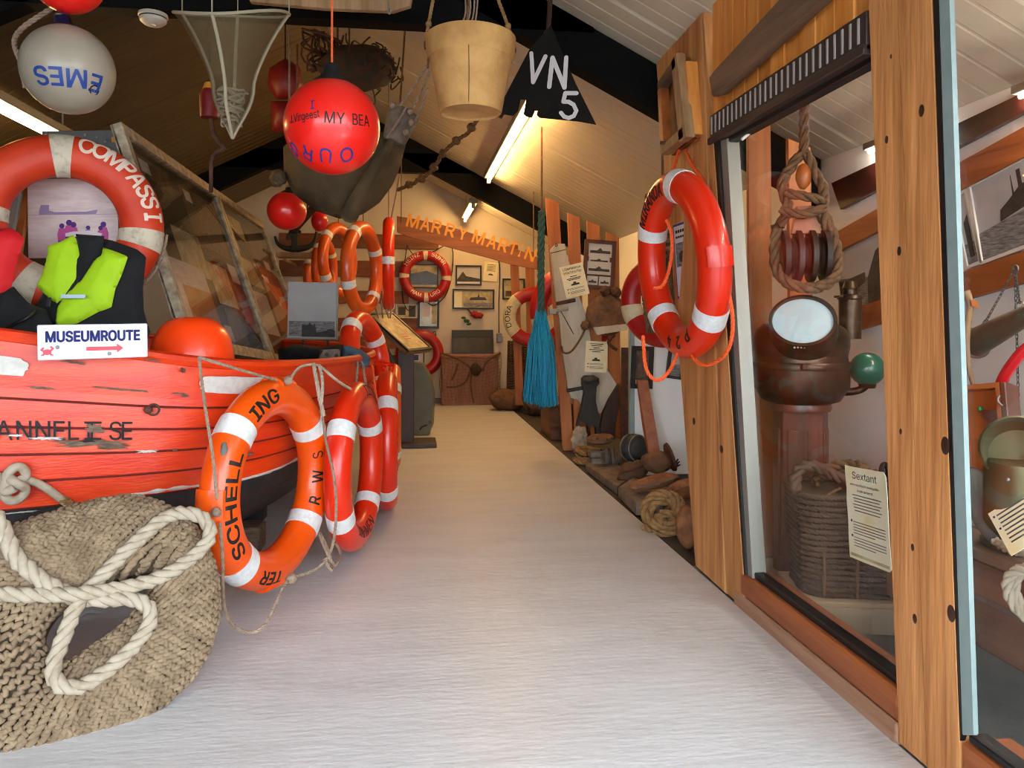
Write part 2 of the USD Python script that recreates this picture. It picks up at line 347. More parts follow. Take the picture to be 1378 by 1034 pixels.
plum_print = mat('plum_photo_ink', (74, 36, 112), .6)
mag_print = mat('magenta_photo_ink', (176, 74, 136), .6)
pale_print = mat('pale_photo_ink', (206, 196, 196), .6)
brown_print = mat('brown_photo_print', (112, 84, 58), .6, c2=(60, 44, 32), scale=18.)
green_print = mat('green_dark_painting', (30, 30, 16), .3, c2=(64, 56, 26), scale=9.)
map_print = mat('pale_map_print', (204, 214, 206), .3, c2=(170, 186, 180), scale=12.)
blk_frame = mat('black_frame', (26, 24, 24), .45)
white_frame = mat('white_picture_frame', (214, 208, 198), .5)
brown_frame = wood('brown_picture_frame', (96, 54, 28), (72, 38, 20), 'z', 10., .5, .1)
rust = mat('rusty_iron', (92, 54, 34), .85, c2=(60, 38, 28), scale=30., bump=.3)
dark_iron = mat('dark_iron', (52, 50, 46), .7, c2=(40, 38, 36), scale=20., bump=.3)
drift = mat('driftwood_brown', (118, 80, 52), .8, c2=(82, 54, 36), scale=14., st=(1, 1, 1), bump=.4, vary=.2)
drift_or = mat('driftwood_orange', (156, 100, 60), .8, c2=(114, 70, 42), scale=14., bump=.4, vary=.15)
drift_gr = mat('driftwood_grey', (124, 108, 94), .8, c2=(92, 78, 66), scale=16., bump=.4, vary=.15)
rudder_m = mat('flaking_white_paint', (198, 190, 174), .7, c2=(176, 164, 144), scale=8., st=(1, 1, .3), bump=.2)
broom_b = mat('blue_plastic_bristle', (8, 138, 178), .5, c2=(24, 160, 190), scale=50.)
broom_t = mat('teal_braided_rope', (44, 92, 84), .8, c2=(58, 76, 56), scale=30.)
red_dk = mat('dark_red_vinyl', (120, 18, 16), .5)
teal_net = mat('tangled_green_netting', (38, 44, 34), .9, c2=(76, 42, 22), scale=24.)
plastic_wh = mat('white_plastic', (204, 196, 180), .45)
tool_green = mat('green_plastic', (20, 140, 74), .5)
red_pipe = mat('red_painted_tube', (214, 28, 36), .35, coat=.3)
yel_lettering = mat('ochre_lettering', (226, 152, 52), .6)
blue_cloth = mat('blue_grey_canvas', (64, 90, 106), .8, c2=(44, 62, 76), scale=12., bump=.3)
rose_red = mat('rose_red', (150, 20, 24), .6)
leaf_green = mat('rose_leaf_green', (28, 74, 42), .6)
bulb_or = mat('varnished_case_wood', (176, 96, 38), .4, c2=(150, 76, 28), scale=10., st=(1, 1, .1))
tube_e = emit('fluorescent_tube', TUBE_COLOR, TUBE_POWER)

# ---------------------------------------------------------------- the setting
WX, EX, LX, BY = 1.2, 2.1, -3.3, 9.5          # showcase wall, right eave wall, left wall, back wall
cr = lambda x: 2.942 - .51 * x                 # ceiling height, right slope
RX = -.6; cl = lambda x: cr(RX) - .51 * (RX - x)
struct('floor', box(LX, WX, -.6, BY, -.12, 0, .002), floor_m, 'whitish painted floor of the aisle with fine brushed streaks')
struct('floor', box(WX, EX, 3.05, BY, -.12, -.012, .002), dark_floor, 'dark painted strip of floor along the right side')
struct('floor', box(WX, EX, .6, 3.05, -.12, -.004, .002), show_floor, 'grey floor inside the glazed showcase')
struct('ground', box(-14, 14, -16, -.6, -.16, -.03, .002), yard, 'concrete yard before the open front')
seams = [.8, 2.0, 3.235, 4.47, 5.705, 6.94, 8.175, BY]
def ceiling_panel(y0, y1, xa, za, xb, zb):
    """ribbed sandwich panel between two lines along x"""
    pr = [(y0 + .004, .012), (y0 + .016, 0)]; n = 11
    for k in range(1, n):
        c = y0 + (y1 - y0) * k / n; pr += [(c - .010, 0), (c - .005, .0028), (c + .005, .0028), (c + .010, 0)]
    pr += [(y1 - .016, 0), (y1 - .004, .012)]
    pr = np.array(pr); m = len(pr); v = []
    for x, z in ((xa, za), (xb, zb)):
        v += [(x, y, z + d) for y, d in pr] + [(x, y0 + .004, z + .08), (x, y1 - .004, z + .08)]
    k = m + 2; ring_i = list(range(m)) + [m + 1, m]; f = []
    for a, b in zip(ring_i, ring_i[1:] + ring_i[:1]): f += [(a, b, b + k), (a, b + k, a + k)]
    if xb > xa: f = [t[::-1] for t in f]
    return T(v, f)
ce = sgroup('ceiling', 'cream ribbed panel ceiling sloping down to both sides, left slope coloured darker for shade')
for a, b in zip(seams, seams[1:]):
    ce.add('panel', ceiling_panel(a, b, RX, cr(RX), EX + .25, cr(EX + .25)), ceil_m, smooth=False)
    ce.add('panel', ceiling_panel(a, b, RX, cl(RX), LX - .1, cl(LX - .1)), ceil_shaded, smooth=False)
for a, b in ((-1.6, -.4), (-.4, .8)):  # unseen canopy over the viewer, added to darken the upper room
    ce.add('panel', ceiling_panel(a, b, RX, cr(RX), WX + .05, cr(WX + .05)), ceil_m, smooth=False)
    ce.add('panel', ceiling_panel(a, b, RX, cl(RX), LX - .1, cl(LX - .1)), ceil_shaded, smooth=False)
ce.add('outer_sheet', [T([(RX, -1.7, cr(RX)+.14), (WX+.05, -1.7, cr(WX+.05)+.14), (WX+.05, .7, cr(WX+.05)+.14), (RX, .7, cr(RX)+.14)], [(0, 1, 2), (0, 2, 3)]), T([(RX, -1.7, cr(RX)+.14), (LX-.2, -1.7, cl(LX-.2)+.14), (LX-.2, .7, cl(LX-.2)+.14), (RX, .7, cr(RX)+.14)], [(0, 2, 1), (0, 3, 2)]),
    T([(RX, .7, cr(RX)+.14), (EX+.3, .7, cr(EX+.3)+.14), (EX+.3, BY+.1, cr(EX+.3)+.14), (RX, BY+.1, cr(RX)+.14)], [(0, 1, 2), (0, 2, 3)]),
                       T([(RX, .7, cr(RX)+.14), (LX-.2, .7, cl(LX-.2)+.14), (LX-.2, BY+.1, cl(LX-.2)+.14), (RX, BY+.1, cr(RX)+.14)], [(0, 2, 1), (0, 3, 2)])], dusty, smooth=False)
gable = [(LX, -.1), (EX, -.1), (EX + .1, cr(EX)), (EX + .1, cr(EX) + .15), (RX, cr(RX) + .18), (LX - .1, cl(LX) + .12), (LX - .1, -.1)]
struct('wall_back', ext(gable, Fr((0, BY, 0), X_, Z_), -.12, 0), cream_wall, 'cream painted back gable wall')
struct('wall_front', ext([(LX, 2.15), (WX + .05, 2.15), (WX + .05, cr(WX + .05)), (RX, cr(RX)), (LX, cl(LX) if cl(LX) > 2.15 else 2.15)], Fr((0, -1.6, 0), X_, Z_), -.06, 0), mat('dark_brown_wall', (54, 46, 38), .8), 'unseen gable added over the open front to darken the upper room')  # out of view; added to keep sky light off the upper room
struct('wall_right', box(EX, EX + .12, .6, BY, -.1, cr(EX), .002), wall_m, 'white panelled eave wall on the right')
struct('wall_left', box(LX - .12, LX, -1.6, BY, -.1, cl(LX), .002), mat('dark_brown_wall', (54, 46, 38), .8), 'eave wall behind the boat, shade put into its dark brown colour')  # dark brown stands in for shade; front end extended to shut out light
struct('baseboard_back', box(LX, EX, BY - .02, BY, 0, .06), wood('grey_skirting', (120, 108, 110), (104, 92, 94), 'x'), 'thin grey skirting on the back wall')
# trusses: rafters and ties, black
def truss(name, y, tie_z, h=.24, tie=(-2.05, .9)):
    t = sgroup(name, 'black roof truss of rafters and a tie beam')
    for (x0, x1, f) in ((RX, EX - .01, cr), (RX, LX + .02, cl)):
        t.add('rafter', ext([(x0, f(x0) - .004), (x1, f(x1) - .004), (x1, f(x1) - h), (x0, f(x0) - h)], Fr((0, y, 0), X_, Z_), -.05, .05), beam_m)
    t.add('tie_beam', box(tie[0], tie[1], y - .05, y + .05, tie_z, tie_z + .2), beam_m)
for y, tz in ((3.6, 2.455), (7.8, 2.58)): truss('trim', y, tz)

# ---------------------------------------------------------------- the showcase front (plane x = 1.2)
def onw(px, x=WX, top=2.325):
    p = np.array([oX(a, b, x) for a, b in px]); p[:, 2] = np.clip(p[:, 2], 0, top); return p
wd = sgroup('wall_showcase', 'wooden front of the glazed showcase on the right', (WX, 2.5, 0))
wd.add('board', board(onw([(883, 84), (943, 14), (964, 520), (976, 800), (936, 763)]), .11, -X_, .006), far_post, 'rough golden corner board beside the aisle')
wd.add('board', board(onw([(946, 16), (957, 158), (979, 486), (1000, 778), (1003, 826), (978, 800), (966, 520)]), .09, -X_, .006), far_post)
wd.add('board', board(onw([(1160, -220), (1198, -220), (1247, 1036), (1210, 1003)]), .11, -X_, .006), post_m, 'left board of the broad post between the panes')
wd.add('board', board(onw([(1199.5, -220), (1244, -220), (1291, 1006), (1293, 1075), (1248, 1037)]), .03, -X_, .006), post_m, 'right board of the broad post between the panes')
rng = np.random.default_rng(5)
ys = np.linspace(1.80, 2.86, 12)
for a, b in zip(ys, ys[1:]):
    z0 = 1.872 + rng.uniform(-.006, .008); o = rng.uniform(0, .008)
    wd.add('board', box(WX + .012 + o, WX + .035 + o, a + .0015, b - .0015, z0, 2.335, .003), pine)
wd.add('board', box(WX + .015, WX + .04, .9, 1.56, 2.1, 2.335, .003), pine)
wd.add('sill', box(WX - .002, WX + .12, 1.692, 2.57, .052, .130, .007), sill_m, 'red-brown sill under the pane')
wd.add('sill', box(WX - .006, WX + .12, 1.692, 2.62, -.01, .050, .007), sill_lo, 'pale worn lower board of the sill')
wd.add('sill', box(WX, WX + .12, .9, 1.478, 0, .128, .006), sill_m)
for (y, z) in ((2.92, 1.2), (3.02, .62), (2.74, .55)):
    wd.add('knot', lathe([(0, .002), (.010, .002), (.016, 0)], Fr((WX, y, z), -Y_, Z_), 10), dark_wood)
def on_post(x, y, r, rr=1.5):
    p = oX(x, y, WX); return orient(T(lathe([(0, .0015), (r*.6, .0015), (r, 0)], W0, 12).vertices * [1, rr, 1], lathe([(0, .0015), (r*.6, .0015), (r, 0)], W0, 12).faces), Fr(p, -Y_, Z_))
for a in ((1240, 149, .010), (1193, 188, .007), (1199, 76, .004), (1210, 338, .008), (1272, 600, .014), (1212, 581, .005), (1228, 737, .006), (1280, 826, .013), (1231, 833, .008)):
    wd.add('knot', on_post(*a), dark_wood, 'dark knot in the post')
# window 1: bronze vent strip, aluminium stile, black gaskets, pane
w1 = sgroup('window_1', 'large pane of the showcase under a slotted bronze vent', (WX, 2.2, .1))
V = Fr((WX - .002, 2.845, 1.765), -Y_, Z_); VL = 1.03
w1.add('vent', cbox(V, 0, VL, 0, .105, -.06, .002, .003), bronze)
w1.add('vent', cbox(V, -.004, VL, -.012, .016, -.06, .010, .003), bronze, 'lower lip of the vent')
for k in range(27):
    w1.add('vent_slat', cbox(V.at(.02 + k * .0375, .024), 0, .010, 0, .07, .002, .006, .0015), slot_m)
w1.add('gasket', board(onw([(958, 175), (967, 190), (1004, 776), (1000, 776)], WX + .004), .05, -X_, .002), rubber)
w1.add('frame', board(onw([(966, 190), (978, 186), (1013, 783), (1003, 776)], WX + .012), .05, -X_, .003), alu, 'pale aluminium stile')
w1.add('frame', box(WX + .02, WX + .06, 1.70, 2.58, .128, .150, .003), rubber, 'black bottom rail')
w1.add('frame', box(WX + .02, WX + .06, 1.80, 2.86, 1.735, 1.76, .003), rubber, 'black head rail')
w1.add('pane', board([(WX + .04, 2.565, .14), (WX + .04, 1.68, .14), (WX + .04, 1.80, 1.75), (WX + .04, 2.80, 1.75)], .005, -X_, .001), glass, smooth=False)
w2 = sgroup('window_2', 'right hand pane of the showcase in a pale blue frame', (WX, 1.2, .1))
w2.add('gasket', board(onw([(1247, -240), (1255, -240), (1294, 990), (1290, 1004)], WX + .002), .014, -X_, .002), rubber)
w2.add('frame', board(onw([(1255, -240), (1270, -240), (1310, 990), (1294, 990)], WX + .004), .012, -X_, .003), blue_frame, 'pale blue grey stile')
w2.add('frame', box(WX + .01, WX + .055, .9, 1.47, .13, .146, .003), rubber)
w2.add('frame', box(WX + .01, WX + .05, .9, 1.56, 2.06, 2.1, .003), blue_frame)
w2.add('pane', board([(WX + .013, 1.455, .145), (WX + .013, .9, .145), (WX + .013, .9, 2.08), (WX + .013, 1.53, 2.08)], .005, -X_, .001), glass, smooth=False)
w3 = sgroup('window_3', 'unseen end pane of the showcase towards the yard, added to let daylight in', (1.6, .9, 0))  # out of view; glazed end added to let daylight into the showcase
w3.add('frame', box(WX, WX + .1, .82, .9, 0, 2.3), post_m); w3.add('frame', box(EX - .08, EX, .82, .9, 0, 1.86), post_m)
w3.add('frame', box(WX + .1, EX - .08, .82, .9, 0, .12), sill_m)
w3.add('head_board', ext([(WX + .05, 1.86), (EX, 1.86), (EX, cr(EX) - .004), (WX + .05, cr(WX + .05) - .004)], Fr((0, .86, 0), X_, Z_), -.03, .03), pine)  # spandrel added to keep daylight off the showcase ceiling
w3.add('pane', box(WX + .1, EX - .08, .855, .86, .12, 1.86, .001), glass, smooth=False)

# ---------------------------------------------------------------- fluorescent lamps
def lamp(label, x, z, y0, y1):
    t = thing('fluorescent_lamp', label, 'lamp', (x, (y0+y1)/2, z))
    t.add('housing', box(x - .05, x + .05, y0, y1, z + .03, z + .08, .008), alu)
    t.add('tube', tube([(x, y0 + .05, z), (x, y1 - .05, z)], .014, 12), tube_e, 'glowing warm tube', smooth=True)
    for y in (y0 + .03, y1 - .03): t.add('end_cap', box(x - .02, x + .02, y - .02, y + .02, z - .025, z + .03, .004), alu)
    for y in (y0 + .2, y1 - .2): t.add('hanger', tube([(x, y, z + .07), (x, y, (cr(x) if x > RX else cl(x)) + .01)], .005, 6), alu)
lamp('fluorescent lamp seen half behind the black VN 5 flag', .80, 2.455, 4.75, 7.5)
lamp('fluorescent lamp at the far end above the carved name board', .70, 2.30, 8.1, 9.35)
def strip(label, y0, y1):
    t = thing('strip_light', label, 'lamp', (EX - .05, (y0+y1)/2, 1.80)); t.add('holder', box(EX - .075, EX - .035, y0, y1, 1.815, 1.845, .004), alu); t.add('tube', tube([(EX - .055, y0 + .02, 1.805), (EX - .055, y1 - .02, 1.805)], .008, 10), emit('strip_tube', (1.0, .90, .74), 150.), 'thin glowing tube', smooth=True)
strip('thin strip light high on the showcase back wall in the left pane', 2.72, 3.10)
strip('thin strip light high on the showcase back wall at the right edge of the picture', 1.2, 2.27)
lamp('fluorescent lamp at the left edge above the old ring buoy', -2.02, 2.1, 3.75, 4.9)

# ---------------------------------------------------------------- the boat
PTH = spl([(-2.7, 2.25, 1.15), (-2.0, 2.33, 1.09), (-1.25, 2.50, 1.0), (-.74, 2.73, .90), (-.50, 3.02, .868), (-.345, 3.5, .852), (-.22, 4.15, .845), (-.25, 4.8, .85), (-.55, 5.45, .87), (-1.1, 5.85, .89), (-1.9, 5.95, .92), (-2.7, 5.7, .96)], 150)
PS = np.r_[0, np.cumsum(np.linalg.norm(np.diff(PTH[:, :2], axis=0), axis=1))]
_t = np.gradient(PTH[:, :2], axis=0); _t /= np.linalg.norm(_t, axis=1, keepdims=True)
PN = np.c_[_t[:, 1], -_t[:, 0]]                       # outward
WLZ, BOT = .445, .16
def inset(f):                                          # f: 0 at gunwale, 1 at waterline, 2 at the bottom
    f = np.asarray(f, float); return np.where(f < 1, .10 * f**1.6, .10 + .14 * (f - 1) + .14 * np.clip(f - 1, 0, 1)**2)
def hull_pt(s, f, out=0.):
    """s along the gunwale, f down the side -> points"""
    s, f = np.broadcast_arrays(np.asarray(s, float), np.asarray(f, float))
    g = np.stack([np.interp(s, PS, PTH[:, k]) for k in range(3)], -1); n = np.stack([np.interp(s, PS, PN[:, k]) for k in range(2)], -1)
    z = np.where(f < 1, g[..., 2] + (WLZ - g[..., 2]) * f, WLZ + (BOT - WLZ) * (f - 1))
    k = (out - inset(f))[..., None]
    return np.concatenate([g[..., :2] + n * k, z[..., None]], -1)
def strake(f0, f1, s0=0., s1=None, out0=.002, out1=.020, thick=.022, n=90):
    s = np.linspace(s0, s1 or PS[-1], n); m = 5; ff = np.linspace(f0, f1, m); v = []
    for k in range(m): v.append(hull_pt(s, ff[k], out0 + (out1 - out0) * k / (m-1)))
    for k in range(m-1, -1, -1): v.append(hull_pt(s, ff[k], out0 + (out1 - out0) * k / (m-1) - thick))
    v = np.array(v); K = 2*m; i, j = np.meshgrid(np.arange(K), np.arange(n-1), indexing='ij'); i2 = (i+1) % K
    q = np.stack([i*n+j, i2*n+j, i2*n+j+1, i*n+j+1], -1).reshape(-1, 4)
    f = np.vstack([q[:, [0, 1, 2]], q[:, [0, 2, 3]]])
    for e in (0, n-1): f = np.vstack([f, [[k*n+e, (k+1)*n+e, (K-1-k)*n+e] for k in range(m-1)], [[(k+1)*n+e, (K-2-k)*n+e, (K-1-k)*n+e] for k in range(m-1)]])
    return T(v.reshape(-1, 3), f)
def s_at(px, py):
    """arc position on the hull seen at a pixel (nearest by direction) and its f"""
    s = np.linspace(0.3, 5.5, 500); best = None
    S, F_ = np.meshgrid(s, np.linspace(0, 1.9, 120), indexing='ij'); P = hull_pt(S, F_) - EYE
    d = P @ FW; u = 689 + FPX * (P @ RT) / d; w = 431 - FPX * P[..., 2] / d
    k = np.argmin((u - px)**2 + (w - py)**2 + 1e-3 * d); return S.ravel()[k], F_.ravel()[k]
boat = thing('wooden_boat', 'orange clinker built wooden boat with black bottom, its name painted on the side', 'boat', (-1.4, 4.1, 0))
fs = [0, .285, .335, .50, .665, .83, 1.0, 1.34, 1.68, 2.0]
for k, (a, b) in enumerate(zip(fs, fs[1:])):
    if k == 1: boat.add('rubbing_strake', strake(a, b, out0=.02, out1=.026, thick=.04), hull_m, 'moulding below the sheer strake')
    else: boat.add('plank', strake(a, b), hull_m if k < 6 else black_hull, None if k < 6 else 'black painted bottom plank')
for f_ in fs[1:-1]: boat.add('seam', tube(hull_pt(np.linspace(0, PS[-1], 110), f_ + .012, .013), .0034, 5), lap_shade_m, 'dark strip under the lap for seam dirt and lap shadow')
gw = np.array([hull_pt(s, 0., -.005) for s in np.linspace(0, PS[-1], 120)])
boat.add('gunwale', tube(gw + [0, 0, .004], .022, 8), hull_m)
boat.add('inner_floor', [T(np.vstack([hull_pt(np.linspace(0, PS[-1], 80), .42, -.03), [[-2.4, 4.1, .62]]]), [(i, i+1, 80) for i in range(79)] + [(79, 0, 80)])], dark_wood)
boat.add('keel', [box(-2.6, -.75, 4.0, 4.12, .0, .2), box(-1.0, -.9, 3.2, 4.9, 0, .18), box(-2.3, -2.2, 3.0, 5.0, 0, .2)], black_hull, 'keel and bearers under the boat')
def on_hull(fr2):  # (x along s, y up, z out) mm -> hull
    s0, f0, sc = fr2
    def fn(v):
        s = s0 + v[:, 0]; g = np.interp(s, PS, PTH[:, 2]); f = f0 - v[:, 1] / (g - WLZ)
        return hull_pt(s, f, .010 + .010 * ((f0 - .50) > -9) + v[:, 2])
    return fn
def hull_patch(poly, s0, f0, mt, name='paint_patch', lbl=None, d=.002):
    m = cat([trimesh.creation.extrude_polygon(g, d, engine='earcut') for g in getattr(poly, 'geoms', [poly]) if g.area > 1e-7])
    boat.add(name, wrapped(m, on_hull((s0, f0, 1)), .03), mt, lbl)
def ragged(x0, x1, y0, y1, seed, amp=.3, n=40):
    r = np.random.default_rng(seed); c = ((x0+x1)/2, (y0+y1)/2); P = []
    for k in range(n):
        a = 2*pi*k/n; q = 1 - amp * r.random(); ca, sa = math.cos(a), math.sin(a); m = max(abs(ca), abs(sa)) ** .7
        P.append((c[0] + (x1-x0)/2*ca/m*q, c[1] + (y1-y0)/2*sa/m*q))
    return Polygon(P).buffer(0)
for (xa, ya, xb, yb, w) in ((0, 482, 42, 484, 1), (264, 508, 352, 512, 1), (462, 518, 496, 515, 0)):
    (sa, fa), (sb, fb) = s_at(xa, ya), s_at(xb, yb)
    hull_patch(ragged(0 if xa else -.25, sb - sa, -.032, .032, int(xa), .06), sa, .16, white_pt if w else old_tape, lbl='white painted band on the sheer strake')
letters = 'ANNELIESE'; lx = [6, 31, 55, 76, 95, 115, 125, 152, 168]
(sl, _), (sr, _) = s_at(6, 575), s_at(168, 590)
for k, c in enumerate(letters):
    s0 = sl + (sr - sl) * (lx[k] - 6) / 162
    m = text(c, .062, False, .002); m.vertices[:, 0] *= .82
    boat.add('letter', wrapped(m, on_hull((s0, .585, 1)), .02), ink)
for k, (xa, ya, w, h, mt) in enumerate(((128, 577, .065, .034, bare_wood), (62, 588, .12, .012, white_pt), (122, 594, .27, .028, bare_wood), (196, 606, .08, .012, white_pt), (233, 606, .022, .012, bare_wood), (120, 592, .05, .012, ink),
        (150, 601, .10, .016, bare_wood), (22, 585, .05, .010, white_pt), (60, 521, .09, .010, bare_wood), (150, 522, .13, .009, bare_wood), (185, 526, .07, .008, bare_wood), (240, 530, .05, .008, bare_wood), (245, 532, .03, .012, bare_wood), (242, 498, .022, .022, rust), (100, 488, .08, .010, bare_wood), (206, 486, .06, .008, bare_wood), (30, 688, .12, .012, white_pt), (330, 612, .06, .016, bare_wood), (352, 592, .06, .02, bare_wood))):
    s0, f0 = s_at(xa, ya); hull_patch(ragged(-w/2, w/2, -h/2, h/2, 40 + k, .55), s0, f0, mt, 'worn_patch', d=.0022 + .0001 * k)
s0 = np.linspace(*[s_at(a, b)[0] for a, b in ((150, 655), (420, 612))], 40)
boat.add('waterline_scrape', tube(hull_pt(s0, 1.0 - .02 * np.sin(np.linspace(0, 9, 40)), .014), .0075 * (.5 + meshkit.noise(np.c_[s0*30, s0, s0])), 6), white_pt, 'pale worn edge of the black bottom')
p = hull_pt(*s_at(197, 549), .02)
boat.add('ring_bolt', tube([p + .018 * (np.array([math.cos(a), 0, math.sin(a)])) + [.02, -.01, 0] for a in np.linspace(0, 2*pi, 17)[:-1]], .004, 6, True), rust)
boat.add('ring_bolt_plate', ball(p, .014, 2, .1), rust)

# route sign on the boat's side
q, w, h = quad([(48, 437), (198, 436), (199, 480), (52, 486)], [2.26, 2.40, 2.40, 2.26])
t = thing('route_sign', 'white route sign with blue lettering and a red arrow on the boat', 'sign', q(w/2, 0))
t.add('sign_board', cbox(q, 0, w, 0, h, -.012, 0, .003), white_card)
t.add('lettering', flat('MUSEUMROUTE', .031, q, w*.5, h*.66, .0005, 2, w*.86), navy)
t.add('arrow', ext([(w*.43, h*.235), (w*.71, h*.235), (w*.71, h*.16), (w*.77, h*.29), (w*.71, h*.42), (w*.71, h*.345), (w*.43, h*.345)], q, .0005, .0015), sign_red)
cb = [Point(.5*w*.17, h*.22).buffer(.011), LineString([(w*.06, h*.24), (w*.035, h*.3), (w*.05, h*.36)]).buffer(.003), LineString([(w*.11, h*.24), (w*.135, h*.34), (w*.12, h*.4)]).buffer(.003)] + [LineString([(w*.085, h*.22), (w*(.085+dx), h*.11)]).buffer(.0018) for dx in (-.05, -.035, .035, .05)]
from shapely import union_all
t.add('crab_print', ext(affinity.scale(union_all(cb), 1.0, .8), q, .0005, .0014), sign_red)
for a, b in ((.175, .36), (.64, .135)): t.add('screw', lathe([(0, .003), (.005, .002), (.006, 0)], q.at(w*a, h*b), 12), steel)

# orange dome behind the gunwale
c = A(259, 464, 2.86)
prof = [(r_*1.06, z_*1.02) for r_, z_ in [(.140, -.09), (.144, -.055), (.140, -.02), (.131, .02), (.113, .058), (.088, .085), (.06, .100), (.035, .104), (.012, .100), (0, .099)]]
single('marker_dome', lathe(prof, Fr(c, X_, Y_), 48), dome_or, 'smooth orange plastic dome behind the boat edge, right of the route sign', 'buoy', smooth=60)

# ---------------------------------------------------------------- ring buoys
def ring_frame(c, n, up=(0, 0, 1)):
    n = unit(n); u = unit(np.cross(up, n)); return Fr(c, u, np.cross(n, u))
def torus_pt(fr, R, r, th, ph, out=0., ov=.92):
    k = R + (r + out) * np.cos(ph); return fr.map(np.stack([k * np.cos(th), k * np.sin(th), ov * (r + out) * np.sin(ph)], -1).reshape(-1, 3))
def torus(fr, R, r, n=72, m=22, ov=.92, lump=0.):
    th, ph = np.meshgrid(np.arange(n)*2*pi/n, np.arange(m)*2*pi/m, indexing='ij'); v = torus_pt(fr, R, r, th, ph, 0, ov)
    i, j = np.meshgrid(np.arange(n), np.arange(m), indexing='ij'); i2, j2 = (i+1) % n, (j+1) % m
    q = np.stack([i*m+j, i2*m+j, i2*m+j2, i*m+j2], -1).reshape(-1, 4); return T(v, np.vstack([q[:, [0, 1, 2]], q[:, [0, 2, 3]]]))
def sleeve(fr, R, r, th0, hw, out=.003, ov=.92, m=24, skew=0., win=False):
    th = np.array([-hw, -hw, -hw*.5, 0, hw*.5, hw, hw]) ; o = np.array([-.002, out, out, out, out, out, -.002]); ph = np.arange(m)*2*pi/m
    TH, PH = np.meshgrid(th, ph, indexing='ij'); O = o[:, None] * np.ones_like(TH)
    if win: O = np.where(np.cos(PH) > .55, O, -.004)
    v = torus_pt(fr, R, r, th0 + TH + skew * np.cos(PH), PH, O, ov); n = len(th); i, j = np.meshgrid(np.arange(n-1), np.arange(m), indexing='ij'); j2 = (j+1) % m
    q = np.stack([i*m+j, (i+1)*m+j, (i+1)*m+j2, i*m+j2], -1).reshape(-1, 4); return T(v, np.vstack([q[:, [0, 1, 2]], q[:, [0, 2, 3]]]))
def ring_text(fr, R, r, s, ang, h, inward=False, side=1, bold=True, ph0=pi/2, wid=1., ov=.92):
    """letters round the face of the ring, centred on angle ang (degrees, 0 = right, 90 = top)"""
    m = text(s, h, bold, .0015); m.vertices[:, 0] *= wid; k = -1 if not inward else 1
    def fn(v):
        th = math.radians(ang) + k * v[:, 0] / R; ph = ph0 + k * v[:, 1] / r
        return torus_pt(fr, R, r, th, ph if side > 0 else -ph, v[:, 2] - .0003, ov)
    return wrapped(m, fn, .014)
def lifebuoy(label, c, n, up=(0, 0, 1), D=.75, r=.075, mt=None, bands=(45, 135, 225, 315), bm=None, hw=.095, texts=(), tm=None, group=None, ov=.92, name='lifebuoy', blabel=None, th=None):
    fr = ring_frame(c, n, up); R = D/2 - r
    t = thing(name, label, 'life ring', c, group)
    t.add('ring_body', torus(fr, R, r, ov=ov), mt or ring_or, smooth=True)
    for b in bands: t.add('tape_band', sleeve(fr, R, r, math.radians(b), hw * .3 / R if hw < .2 else hw, ov=ov), bm or tape, blabel, smooth=30)
    for x in texts:
        s, ang, h, inw = x[:4]; kw = x[4] if len(x) > 4 else {}
        t.add('lettering', ring_text(fr, R, r, s, ang, h, inw, ov=ov, **kw), kw.get('tm') if False else (tm or ink))
    t.fr, t.R, t.r = fr, R, r; return t
def lug(t, ang, hw=.07):
    t.add('rope_lug', sleeve(t.fr, t.R, t.r, math.radians(ang), hw, .008), MATS['orange_ring_plastic'] if True else None)
def onring(t, ang, ph=0., out=0.): return torus_pt(t.fr, t.R, t.r, np.array([math.radians(ang)]), np.array([ph]), out)[0]

# ring hung at the boat's corner, nearest the viewer
r1 = lifebuoy('orange life ring with black stencilled town name, nearest of three hung along the boat', A(366, 649, 2.74) , (.93, -.37, 0), (-.03, .10, 1), .76, .068, ring_or, (38, 142, 232, 322), None, .105,
    (('SCHELL', 187, .046, False, {'wid': 1.45}), ('ING', 118, .050, False, {'wid': 1.2}), ('TER', 258, .046, False, {'wid': 1.1}), ('R', -22, .046, True, {'ph0': pi/2 + .42}), ('W', -2, .046, True, {'ph0': pi/2 + .42}), ('S', 17, .044, True, {'bold': False, 'ph0': pi/2 + .42})))
for a in (88, 184, 270): r1.add('rope_lug', sleeve(r1.fr, r1.R, r1.r, math.radians(a), .13, .010, win=True), ring_or, 'moulded lug for the grab line')
r1.add('scuff', ball(onring(r1, 158, .5, -.012), .028, 2, .2, sq=(.5, .5, 1.3)), dusty, 'dark scuff on the ring')
L1 = [A(x, y, d) for x, y, d in ((372, 512, 2.70), (330, 500, 2.55), (268, 481, 2.50))]
r1.add('grab_line', [rope(spl(L1, 30), .0055), rope(spl([A(x, y, d) for x, y, d in ((268, 480, 2.50), (275, 540, 2.42), (287, 620, 2.36), (292, 672, 2.34))], 30), .0055),
    rope(spl([A(x, y, d) for x, y, d in ((296, 704, 2.36), (300, 770, 2.33), (303, 822, 2.28), (318, 845, 2.26), (345, 850, 2.26), (368, 820, 2.32), (384, 786, 2.42), (392, 780, 2.48))], 60), .0055),
    rope(spl([A(x, y, d) for x, y, d in ((398, 776, 2.50), (418, 770, 2.56), (440, 752, 2.62), (452, 700, 2.72), (449, 640, 2.80), (440, 600, 2.88), (434, 560, 2.95), (424, 490, 3.0))], 60), .0055)], rope_tan, 'grey-tan laid grab line')
r1.add('line_knot', [ball(A(388, 512, 2.72), .016, 2, .3), ball(A(392, 779, 2.46), .018, 2, .3, seed=3), ball(A(291, 690, 2.34), .016, 2, .3, seed=5)], rope_tan)
